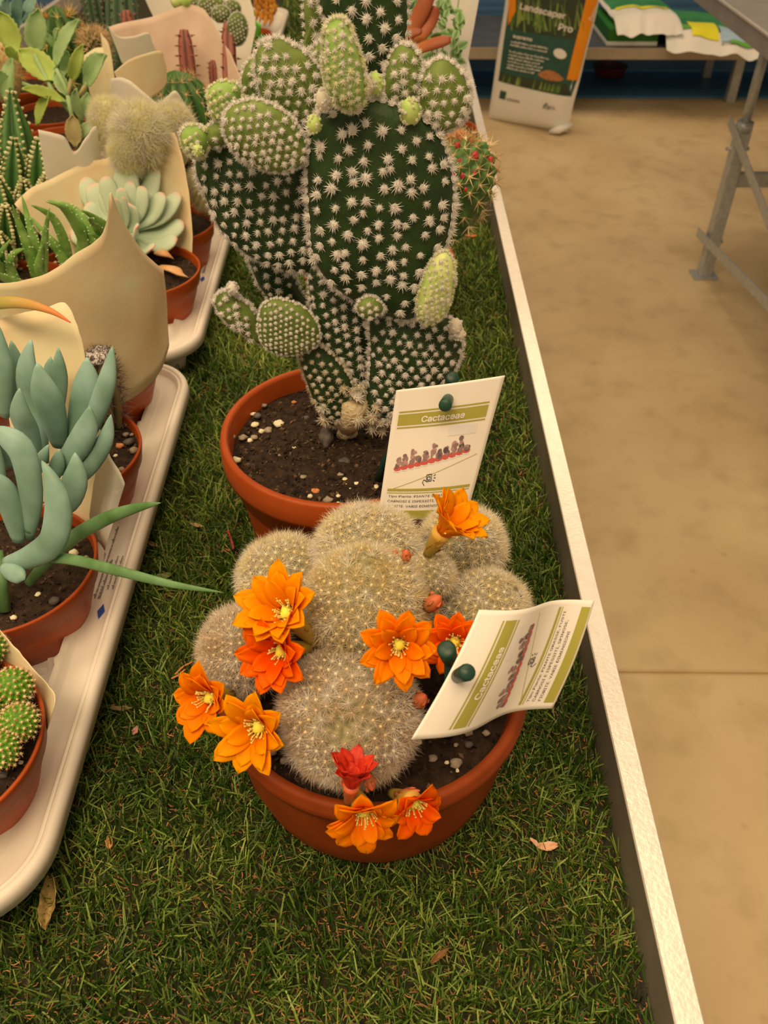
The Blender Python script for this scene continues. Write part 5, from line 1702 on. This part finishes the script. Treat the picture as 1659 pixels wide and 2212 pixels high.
# ---- small bunny ear, jade leaves and orange leaves behind
pn_ = potted('small_bunny_ear_cactus', 'small white-dotted bunny-ear cactus behind the round paper sleeve', (-.338, 1.690), .0600, .100, crumbs=0, seed=28, cat='cactus')
def padc(o, u, v, ru, rv, y, t=.016, sp=.0058, tu=.0032, m_=None, rt=.0):
    out = [(u + ru * math.cos(a) * math.cos(rt) - rv * math.sin(a) * math.sin(rt), v + ru * math.cos(a) * math.sin(rt) + rv * math.sin(a) * math.cos(rt)) for a in np.linspace(0, 6.283, 12, endpoint=False)]
    return pad(o, out, y, t, sp, tu, m_ or M['pad_mid'], M['tuft'])
for u, v, ru, rv, y in ((433, 6, 22, 16, 1.66), (458, 14, 30, 22, 1.64), (478, 30, 20, 18, 1.62), (513, 62, 22, 36, 1.60), (500, 20, 20, 20, 1.66)):
    padc(pn_, u, v, ru, rv, y)
for u, v in ((381, 4), (402, 2)):
    mb = MB(); lump(mb, Y(u, v, 1.62), (.010, .010, .010), seed=u, rough=.04, nu=12, nv=8); mb.build('bud', M['pad_yellow'], pn_)
pj4 = potted('jade_leaf_succulent', 'bright green jade-like succulent beside the small bunny-ear cactus', (-.300, 1.830), .0600, .100, crumbs=0, seed=29, cat='succulent')
for k, (tu, tv, bu, bv, w) in enumerate(((558, 50, 540, 90, 22), (566, 76, 545, 98, 14), (528, 6, 520, 40, 24), (498, 0, 505, 40, 20), (535, 40, 530, 90, 18), (548, 98, 538, 112, 14), (512, 22, 520, 60, 16), (544, 20, 535, 60, 16))):
    r = w * 1.7 / FPX / 2
    fat_leaf(pj4, [D(bu, bv, 1.74), D((tu + bu) / 2 + 3, (tv + bv) / 2, 1.70), D(tu, tv, 1.68)], [r * .4, r * .8, r, r, r * .6], M['jade'], flat=.4, up=tuple(-FW))
po_ = potted('orange_leaf_succulent', 'orange-brown leafy succulent at the top edge beside the farthest tray', (-.335, 2.090), .0650, .100, crumbs=0, seed=30, cat='succulent')
for k in range(26):
    u, v = 572 + 24 * math.cos(k * 2.4) * (k / 26) ** .5, 14 + 34 * math.sin(k * 2.4) * (k / 26) ** .5
    fat_leaf(po_, [D(u, v + 12, 2.06), D(u + 2, v, 2.03), D(u + 4 * math.cos(k), v - 10, 2.02)], [.004, .009, .002], M['orange_leaf'], flat=.4, n=8, up=tuple(-FW))
sleeve('cream paper corner standing behind the small bunny-ear cactus', (-.33, 1.70), .0700, .090, .45,
       [(296, -40), (340, -40), (380, -45), (440, -50), (500, -45), (530, -20), (545, 20), (552, 60)], .09, M['kraft_w'], 'back', seed=12)

# ================================================================== POTS ON THE GRASS BEHIND THE BUNNY EAR
fm_c = (-.0165, .962)
fm_ = thing('red_fruited_cactus', 'green tubercled cactus with red fruits in a terracotta pot behind the bunny-ear cactus', 'cactus', (fm_c[0], fm_c[1], .004))
pot(fm_, fm_c, .0935, .105, .003, rb=.066)
soil(fm_, fm_c, .086, .090, crumbs=250, seed=31, pebbles=[(650, 556, 26, 'bark'), (640, 545, 20, 'pebble_pale')])
cm_ = D(990, 385, .905)
bo, fb = spiny_ball(fm_, cm_, (.30, -.05, 1), .0385, spine=.0120, n=110, body=mat('tubercled skin', K(40, 66, 18), K(96, 120, 46), attr=True, rough=.45), spines=M['spine_tan'], stretch=1.15, down=2.4, tmpl=SP_STAR, tub=.0052, thmax=2.3)
dirs = norm(rng.normal(size=(130, 3)) * (.9, .9, .4) + (.1, 0, 1.4)); 
mb = MB().scatter(SP_LONG[0], SP_LONG[1], cm_ + dirs * (.026, .026, .043), frames(dirs), np.full(130, .012))
q = mb.build('crown_spines', mat('reddish crown spines', K(176, 92, 44), K(220, 150, 84), attr=True, rough=.5), bo, smooth=False); q['kind'] = 'stuff'
for u, v, r, m_ in ((988, 315, 7, 'fruit'), (1026, 338, 10, 'fruit'), (1059, 346, 8, 'fruit'), (992, 349, 6, 'fruit'), (1025, 374, 5, 'fruit'), (999, 380, 6, 'fruit'), (1006, 410, 5, 'fruit'), (974, 382, 11, 'magenta'), (976, 366, 6, 'magenta')):
    d = .867 + .010 * (abs(u - 1000) > 40)
    mb = MB(); lump(mb, D(u, v, d), (r * d / FPX * .85, r * d / FPX * .85, r * d / FPX * 1.15), seed=u, rough=.05, nu=12, nv=8)
    mb.build('fruit' if m_ == 'fruit' else 'flower', M[m_], fm_)

kp = thing('copper_leaf_kalanchoe', 'succulent with coppery red-brown finger leaves at the top centre', 'succulent', (.005, 1.330, .004))
pot(kp, (.005, 1.330), .060, .100, .003, style='thin'); soil(kp, (.005, 1.330), .055, .090, crumbs=0, seed=32)
for pts, w in (([(850, 128, 1.22), (885, 70, 1.20), (915, 15, 1.18), (930, -22, 1.17)], 36), ([(868, 130, 1.22), (905, 85, 1.20), (932, 45, 1.19), (942, 14, 1.18)], 27), ([(842, 118, 1.20), (868, 86, 1.19), (890, 72, 1.18), (911, 68, 1.175)], 22), ([(872, 128, 1.20), (905, 106, 1.18), (945, 92, 1.165), (974, 86, 1.16)], 27), ([(845, 130, 1.24), (850, 90, 1.23), (858, 60, 1.22)], 20), ([(862, 132, 1.24), (918, 140, 1.22), (925, 128, 1.21)], 12)):
    r = w * 1.19 / FPX / 2
    fat_leaf(kp, [D(*p) for p in pts], [r * .5, r * .75, r * .95, r, r * .9, r * .5], M['copper'], flat=.45, n=12, up=tuple(-FW))
MB().tube([(.005, 1.330, .09), D(855, 130, 1.22)], [.005, .006], 8).build('stem', M['copper'], kp)
sp_ = thing('small_leaf_plant', 'bushy plant with many small pale-edged green leaves beside the metal edge', 'plant', (.083, 1.470, .004))
pot(sp_, (.083, 1.470), .058, .095, .003, style='thin'); soil(sp_, (.083, 1.470), .053, .086, crumbs=0, seed=33)
g = random.Random(12)
for k in range(10):
    a0 = np.array([.083, 1.470, .09]); tp = D(880 + 125 * g.random(), -25 + 150 * g.random(), 1.28 + .06 * g.random())
    MB().tube(bez(a0, (a0 + tp) / 2 + (0, 0, .03), tp, 6), .0014, 6).build('stem', M['leaf_small'], sp_)
for k in range(135):
    u, v = 868 + 135 * g.random(), -15 + 150 * g.random()
    if u > 998 - max(0, (60 - v)) * .2: continue
    d = 1.26 + .06 * g.random() + (.04 if u < 930 else 0)
    a = g.random() * 6.28
    r = (8 + 7 * g.random()) * d / FPX
    c = D(u, v, d)
    dr = math.cos(a) * RT + math.sin(a) * UP
    nn = norm(-FW + .7 * rng.normal(size=3))
    sd = norm(np.cross(dr, nn))
    n, m = 6, 4
    G = np.array([[c + dr * r * 2.0 * (i / n - .5) + sd * (j / m - .5) * 1.5 * r * math.sin(math.pi * min(.98, .08 + i / n * .9)) - FW * .3 * r * abs(j / m - .5) for j in range(m + 1)] for i in range(n + 1)])
    vv = np.array([[abs(j / m - .5) * 1.6 for j in range(m + 1)] for i in range(n + 1)])
    MB().grid(G, vv).build('leaf', M['leaf_small'], sp_, solid=.0004)
sleeve('bright white paper sleeve behind the small-leaved plant', (.078, 1.475), .0600, .090, .30,
       [(840, -60), (880, -70), (930, -80), (990, -80), (1030, -60), (1040, -35), (1030, -8), (1010, 25), (992, 57)], .088, mat('white paper', K(246, 222, 176), K(250, 230, 186), rough=.7, trans=.35), 'back', seed=13, wob=.001)
# ================================================================== FERTILISER BAG LEANING ON THE LOW SHELF
M['bag_w'] = mat('cream white sack', K(216, 188, 150), K(228, 202, 164), rough=.45, scale=14, bump=.3, bscale=30)
M['bag_g'] = mat('dark green print', K(34, 62, 42), K(44, 74, 50), rough=.4, scale=14)
M['bag_b'] = mat('dark brown print', K(46, 44, 24), K(58, 58, 30), rough=.4, scale=20)
M['bag_o'] = mat('orange print', K(236, 112, 8), K(246, 128, 14), rough=.4, scale=10)
M['bag_l'] = mat('grass blade print', K(56, 84, 26), K(136, 134, 52), attr=True, rough=.4)
M['bag_h'] = mat('brown heap print', K(150, 84, 34), K(178, 106, 48), rough=.5, scale=60)
BL, BR, TL, TR = D(1054, 258, 4.43), D(1224, 286, 4.21), D(1100, -60, 3.99), D(1312, -70, 3.80)
bag = thing('fertiliser_bag', 'dark green Landscaper Pro bag with orange sides standing on the floor', 'bag', (BL + BR) / 2)
bn = norm(np.cross(BR - BL, TL - BL))
if np.dot(bn, FW) > 0: bn = -bn


def bag_s(s, t, th):
    e = (max(0.0, 1 - abs(2 * s - 1) ** 3.5) * max(0.0, 1 - abs(2 * t - 1) ** 6)) ** .5
    p = BL * (1 - s) * (1 - t) + BR * s * (1 - t) + TL * (1 - s) * t + TR * s * t
    return p + bn * (th * e + .006 * nz(p, 7)) + np.array([0, 0, .0])


G1 = np.array([[bag_s(i / 24, j / 30, .065) for i in range(25)] for j in range(31)])
G2 = np.array([[bag_s(i / 24, j / 30, -.05) for i in range(25)] for j in range(31)])
mb = MB().grid(G1); mb.grid(G2, flip=True)
body = mb.build('sack', M['bag_w'], bag)
mb = MB()
a_, b_ = D(1180, 276, 4.20), D(1232, 262, 4.20)
mb.tube([D(1190, 284, 4.22), D(1205, 281, 4.19), D(1232, 268, 4.21)], [.02, .03, .022], 10, flat=.6)
mb.build('folded_corner', M['bag_w'], bag)
# plane coordinates of the front
A_ = np.array([BR - BL, TL - BL, bn]).T


def bag_p(u, v, lift=.002):
    d = ray(u, v)
    p = CAM + d * (np.dot(BL + bn * .045 - CAM, bn) / np.dot(d, bn))
    q = p - BL
    # invert the bilinear patch
    s, t = .5, .5
    for _ in range(5):
        f = BL * (1 - s) * (1 - t) + BR * s * (1 - t) + TL * (1 - s) * t + TR * s * t - p
        fs = -BL * (1 - t) + BR * (1 - t) - TL * t + TR * t
        ft = -BL * (1 - s) - BR * s + TL * (1 - s) + TR * s
        a, b_, c_ = fs @ fs, fs @ ft, ft @ ft
        e_, h_ = -(fs @ f), -(ft @ f)
        dt_ = a * c_ - b_ * b_
        s, t = s + (e_ * c_ - h_ * b_) / dt_, t + (a * h_ - b_ * e_) / dt_
    s, t = min(max(s, 0.004), .996), min(max(t, 0.004), 1.0)
    return bag_s(s, t, .065) + bn * lift


def bag_quad(c, m_, name, lift=.002, n=14, parent=None):
    """quad in picture coordinates laid on the bag front, corners tl,tr,br,bl"""
    c = [np.array(q, float) for q in c]
    G = np.array([[bag_p(*((c[0] * (1 - i / n) + c[1] * i / n) * (1 - j / n) + (c[3] * (1 - i / n) + c[2] * i / n) * j / n), lift) for i in range(n + 1)] for j in range(n + 1)])
    return MB().grid(G).build(name, m_, parent or body)


bag_quad([(1110, -58), (1305, -66), (1228, 208), (1078, 174)], M['bag_g'], 'green_panel')
bag_quad([(1116, -58), (1290, -62), (1248, 86), (1102, 60)], M['bag_b'], 'picture_panel', .003)
bag_quad([(1084, 156), (1222, 180), (1228, 206), (1078, 173)], M['bag_b'], 'picture_panel', .003)
bag_quad([(1102, -58), (1120, -58), (1118, 24), (1100, 55)], M['bag_o'], 'orange_stripe', .0045)
bag_quad([(1276, -66), (1309, -70), (1262, 128), (1240, 88)], M['bag_o'], 'orange_stripe', .0045)
bag_quad([(1240, 88), (1262, 126), (1246, 176), (1222, 170)], M['bag_o'], 'orange_stripe', .0045)
g = random.Random(5)
mb = MB()
for k in range(46):
    u0 = 1108 + 150 * g.random(); v0 = 66 + 18 * (u0 - 1108) / 140 - 30 * g.random()
    du, dv = 26 * (g.random() - .5), -28 - 50 * g.random()
    w = 1.2 + 1.6 * g.random()
    p = [bag_p(u0 - w, v0, .0042), bag_p(u0 + w, v0, .0042), bag_p(u0 + du * .4 + w * .6, v0 + dv * .5, .0042), bag_p(u0 + du, v0 + dv, .0042), bag_p(u0 + du * .4 - w * .6, v0 + dv * .5, .0042)]
    mb.add(p, [(0, 1, 2, 4), (4, 2, 3)], g.random())
for k in range(16):
    u0 = 1088 + 126 * g.random(); v0 = 176 + 24 * (u0 - 1088) / 126; w = 1.5 + 2 * g.random()
    p = [bag_p(u0 - w, v0, .0042), bag_p(u0 + w, v0, .0042), bag_p(u0 + w * .5 + 3, v0 - 12, .0042), bag_p(u0 + 5, v0 - 20, .0042), bag_p(u0 - w * .5 + 3, v0 - 12, .0042)]
    mb.add(p, [(0, 1, 2, 4), (4, 2, 3)], g.random())
mb.build('grass_picture', M['bag_l'], body, smooth=False)['kind'] = 'stuff'


def bag_text(s, u0, v0, ang, size, m_, bold=.01, sy=1.0, name='lettering'):
    V, F_ = text2d(s, 1.0, bold)
    ca, sa = math.cos(ang), math.sin(ang)
    W = [bag_p(u0 + (x * ca) * size + (y * sa) * size * sy, v0 + (x * sa) * size - (y * ca) * size * sy, .0062) for x, y, _ in V]
    return MB().add(np.array(W), F_).build(name, m_, body, smooth=False)


bag_text('Landscaper', 1126, 18, .225, 25, M['wprint'], .02)
bag_text('Pro', 1205, 62, .225, 27, M['wprint'], .02)
bag_text('supreme', 1112, 80, .19, 14.5, M['wprint'], .02)
for i, ln in enumerate((17, 15, 0, 20, 18, 15, 17, 15, 14)):
    if ln:
        V, F_ = marks(40 + i, ln)
        W = [bag_p(1108 - i * 1.2 + x * 4.2 * math.cos(.19) + y * 5 * math.sin(.19), 90 + i * 7.0 + x * 4.2 * math.sin(.19) - y * 5 * math.cos(.19), .0062) for x, y, _ in V]
        MB().add(np.array(W), F_).build('small_print', M['wprint'], body, smooth=False)['kind'] = 'stuff'
V, F_ = [], []
for (cu, cv, ru, rv, m_, nm) in ((1210, 114, 13, 11, 'wprint', 'badge'), (1191, 163, 26, 9, 'bag_h', 'heap_picture')):
    n = 20
    V = [bag_p(cu, cv, .005)] + [bag_p(cu + ru * math.cos(6.283 * i / n), cv + rv * math.sin(6.283 * i / n) * (1 if nm == 'badge' else (1 if math.sin(6.283 * i / n) > 0 else 1.4 * abs(math.sin(6.283 * i / n)) + .1)) + (cu - 1191) * 0 + ru * math.cos(6.283 * i / n) * .2, .005) for i in range(n)]
    MB().add(V, [(0, 1 + i, 1 + (i + 1) % n) for i in range(n)]).build(nm, M[m_], body, smooth=False)
bag_text('Grass', 1271, 46, -1.25, 18, M['wprint'], .01)
bag_text('ICL', 1186, 232, .2, 12, M['ink'], .01)
mb = MB()
for (u0, v0), (u1, v1) in (((1175, 232), (1183, 220)), ((1183, 220), (1187, 234)), ((1177, 222), (1183, 233))):
    d = norm(np.array([u1 - u0, v1 - v0])); nx, ny = -d[1] * .8, d[0] * .8
    mb.add([bag_p(u0 + nx, v0 + ny, .006), bag_p(u1 + nx, v1 + ny, .006), bag_p(u1 - nx, v1 - ny, .006), bag_p(u0 - nx, v0 - ny, .006)], [(0, 1, 2, 3)])
mb.build('logo', M['ink'], body, smooth=False)
bag_quad([(1084, 194), (1098, 197), (1094, 214), (1080, 211)], M['bag_g'], 'emblem', .003, n=3)
bag_quad([(1098, 210), (1126, 216), (1126, 217.5), (1098, 211.5)], M['ink_soft'], 'thin_line', .003, n=3)
bag_quad([(1097, 213), (1126, 219), (1126, 220.5), (1097, 214.5)], M['ink_soft'], 'thin_line', .003, n=3)

# ================================================================== SACKS AND BOX ON THE LOW SHELF
def sack(name, label, c, size, rz, tilt, seed, panels=(), fringe=True, cat='sack', nx=26, ny=22):
    """soft filled sack lying flat with a crumpled flat hem at its front; panels = (x0,x1,y0,y1,material)"""
    o = thing(name, label, cat, c, 'sacks lying on the low shelf')
    w, d, h = size
    Rm = np.array(Matrix.Rotation(rz, 3, 'Z') @ Matrix.Rotation(tilt, 3, 'Y'))
    def S(x, y, top, lift=0.0):
        ex = max(0.0, 1 - abs(2 * x - 1) ** 4); ey = max(0.0, 1 - abs(2 * y - 1) ** 4)
        hem = min(1.0, max(0.0, (y - .02) / .22))
        z = h * .5 * (ex * ey) ** .45 * (.15 + .85 * hem)
        nn = noise.noise(Vector((x * 7 + seed, y * 3, seed))) * .022 * (1 - hem * .7) + noise.noise(Vector((x * 4, y * 4, seed + 4))) * .012
        droop = -.050 * (1 - hem) ** 1.5
        q = np.array([(x - .5) * w, (y - .5) * d + (noise.noise(Vector((x * 6, seed, 1))) * .022 * (1 - hem)), (z + lift if top else -z) + h * .42 + nn + droop])
        return np.asarray(c) + Rm @ q
    Gt = np.array([[S(i / nx, j / ny, True) for i in range(nx + 1)] for j in range(ny + 1)])
    Gb = np.array([[S(i / nx, j / ny, False) for i in range(nx + 1)] for j in range(ny + 1)])
    mb = MB().grid(Gt); mb.grid(Gb, flip=True)
    b_ = mb.build('sack_body', M['bag_w'], o)
    for k, (x0, x1, y0, y1, m_) in enumerate(panels):
        G = np.array([[S(x0 + (x1 - x0) * i / 12, y0 + (y1 - y0) * j / 12, True, .0025 + .0014 * k) for i in range(13)] for j in range(13)])
        MB().grid(G).build('printed_panel', M[m_], b_)
    return o, S, b_


M['s_green'] = mat('green sack print', K(44, 96, 48), K(72, 128, 52), rough=.4, scale=6)
M['s_lime'] = mat('lime sack print', K(96, 140, 40), K(110, 150, 48), rough=.4, scale=6)
M['s_yellow'] = mat('yellow label', K(224, 190, 26), rough=.5)
M['s_grey'] = mat('grey print', K(150, 154, 150), K(166, 168, 160), rough=.5, scale=40)
M['s_teal'] = mat('dark teal sack', K(18, 56, 44), K(26, 70, 54), rough=.4, scale=6)
zs_ = -.545
s1 = sack('seed_sack', 'cream sack with crumpled front hem lying on the green box', (1.30, 5.08, zs_ + .092), (.34, .60, .05), .02, 0, 3, [(.04, .96, .45, .97, 's_green'), (.1, .9, .40, .46, 's_yellow')])
s2 = sack('seed_sack', 'green sack with a yellow label, its cream hem hanging over the shelf edge', (1.67, 5.02, zs_ + .020), (.54, .66, .055), -.06, .07, 8,
          [(.02, .98, .22, .98, 's_green'), (.02, .50, .22, .34, 's_lime'), (.24, .50, .13, .42, 's_yellow'), (.52, .86, .12, .34, 's_grey'), (.05, .16, .30, .38, 's_grey'), (.60, .98, .09, .13, 's_lime')])
s3 = sack('seed_sack', 'dark teal sack beside the yellow-labelled sack, near the table leg', (2.04, 5.10, zs_ + .022), (.34, .60, .06), .04, 0, 15, [(.02, .98, .42, .98, 's_teal'), (.2, .8, .50, .62, 's_grey')])
s4 = sack('seed_sack', 'cream sack with wavy hem at the right edge, partly under the table', (2.32, 5.02, zs_ + .018), (.34, .66, .055), -.05, 0, 22, [(.02, .98, .5, .98, 's_green')])
for (S_, b_, x, y, s) in ((s2[1], s2[2], .52, .09, 'W702'),):
    V, F_ = text2d(s, .06)
    MB().add(np.array([S_(x + a * .9, y + c_ * .7, True, .004) for a, c_, _ in V]), F_).build('lettering', M['ink'], b_, smooth=False)
bx = thing('green_box', 'flat green box with a cream lower edge under the crumpled sack', 'box', (1.23, 5.08, zs_))
MB().box((1.23, 5.08, zs_ + .052), (.26, .50, .062), bev=.003).build('lid', mat('green box', K(30, 84, 14), K(40, 96, 20), rough=.4, scale=8), bx, smooth=False)
MB().box((1.23, 5.08, zs_ + .0115), (.262, .502, .021), bev=.003).build('base', M['bag_w'], bx, smooth=False)
# saucer on a blue sheet below the shelf
tp = MB()
xs, ys = np.linspace(-1.4, 4.2, 40), np.linspace(5.02, 5.58, 14)
tp.grid(np.array([[(x, y + .02 * nz((x, 0, 0), 2), FZ + .004 + .004 * abs(nz((x, y, 0), 3))) for x in xs] for y in ys]))
tag(tp.build('blue_sheet', mat('blue plastic sheet', (0.08, 0.26, 0.50, 1), (0.10, 0.30, 0.56, 1), rough=.45, scale=5), None, solid=.001), 'blue plastic sheet spread on the floor under the low shelf', 'sheet')
sa = Z(1320, 168, FZ + .012)
o = MB().lathe([(0, FZ + .012), (.075, FZ + .012), (.085, FZ + .018), (.100, FZ + .060), (.104, FZ + .064), (.098, FZ + .064), (.085, FZ + .028), (0, FZ + .024)], (sa[0], sa[1] + .06), 40).build('plant_saucer', mat('dark red plastic', K(96, 30, 24), K(112, 40, 32), rough=.4), None)
tag(o, 'dark red plant saucer on the floor under the low shelf', 'saucer')

# ================================================================== BITS LYING ON THE GRASS
def bit(name, label, u, v, w, l, ang, c1, c2, curl=.4, z=.012, seed=0, cat='leaf', jag=.25):
    c = Z(u, v, z)
    dep = float(np.dot(c - CAM, FW))
    w, l = w * dep / FPX, l * dep / FPX
    n, m = 14, 6
    ca, sa_ = math.cos(ang), math.sin(ang)
    g_ = np.random.default_rng(seed)
    G = np.zeros((n + 1, m + 1, 3))
    for i in range(n + 1):
        s = i / n
        ww = w * max(.04, math.sin(math.pi * min(.97, .03 + s * .96)) ** .6) * (1 + jag * (g_.random() - .5))
        for j in range(m + 1):
            q = (j / m - .5) * 2
            x, y = (s - .5) * l, q * ww / 2
            zz = curl * w * q * q * .5 + .0015 * noise.noise(Vector((s * 4, q * 2, seed))) + .10 * l * abs(s - .5)
            G[i, j] = c + np.array([x * ca - y * sa_, x * sa_ + y * ca, zz])
    G -= c
    o = MB().grid(G).build(name, mat(label[:40], c1, c2, rough=.6, scale=220, trans=.2), None, solid=.0004)
    o.location = Vector([float(q) for q in c])
    return tag(o, label, cat)


bit('dry_leaf', 'long curled tan dry leaf on the grass, bottom left', 108, 1955, 36, 110, 1.75, K(120, 92, 36), K(190, 140, 70), 1.2, seed=2)
bit('dry_petal', 'curled pale orange petal on the grass right of the front pot', 1182, 1833, 20, 44, .1, K(214, 140, 84), K(236, 176, 120), 1.2, seed=3, cat='petal')
bit('dry_petal', 'thin curled dried strip beside the pale orange petal', 1158, 1824, 9, 34, -.8, K(206, 140, 90), K(226, 164, 112), 1.0, seed=4, cat='petal')
bit('dry_scrap', 'small orange scrap on the grass left of the bottom leaf', 237, 1822, 16, 28, 1.9, K(180, 104, 50), K(206, 132, 72), .8, seed=5, cat='petal')
bit('dry_scrap', 'small pink scrap on the grass left of the orange flowers', 293, 1580, 12, 22, 1.4, K(180, 110, 76), K(204, 138, 100), .8, seed=6, cat='petal')
bit('dry_scrap', 'small tan sliver on the grass behind the drooping long leaf', 425, 1136, 9, 30, -.3, K(176, 120, 60), K(196, 144, 80), .6, seed=7, cat='petal')
bit('dry_scrap', 'brown sliver on the grass beside the tray edge', 332, 1178, 9, 34, -.5, K(150, 98, 48), K(176, 120, 66), .6, seed=8, cat='petal')
bit('dry_scrap', 'orange sliver on the grass right of the tall cactus', 1018, 511, 8, 26, -.1, K(214, 96, 24), K(226, 116, 36), .5, seed=9, cat='petal')
bit('dry_scrap', 'brown curled scrap on the grass near the bottom centre', 950, 2065, 14, 50, .7, K(120, 72, 30), K(150, 96, 48), 1.0, seed=10, cat='petal')
bit('dry_leaf', 'greenish brown leaf scrap under the drooping long leaf', 350, 1250, 20, 42, .3, K(96, 92, 36), K(120, 112, 48), .6, seed=11)
bit('dry_scrap', 'brown sliver on the grass beside the front tray', 262, 1532, 12, 48, 0, K(104, 76, 34), K(130, 96, 48), .6, seed=12, cat='petal')
p = [Z(492, 1146, .016), Z(500, 1168, .013), Z(505, 1186, .011)]
mb = MB().tube(smooth_poly(p, closed=False), .0011, 6)
mb.tube([Z(505, 1184, .011), Z(494, 1190, .010), Z(488, 1186, .012)], .0010, 6)
o = mb.build('red_twig', mat('red twig', K(150, 36, 34), K(176, 52, 48), rough=.5), None)
off = Vector([float(q) for q in p[1]]); o.data.transform(Matrix.Translation(-off)); o.location = off
tag(o, 'small crooked red twig on the grass left of the large pot', 'twig')
for pts, lab in (([(378, 1457), (396, 1440), (416, 1430)], 'thin tan stalk on the grass left of the orange flowers'), ([(370, 1466), (386, 1458), (400, 1446)], 'thin brown stalk beside the tan one left of the orange flowers')):
    p = [Z(u, v, .014) for u, v in pts]
    o = MB().tube(smooth_poly(p, closed=False), .0008, 6).build('stalk', M['bark'], None)
    off = Vector([float(q) for q in p[1]]); o.data.transform(Matrix.Translation(-off)); o.location = off
    tag(o, lab, 'stalk')
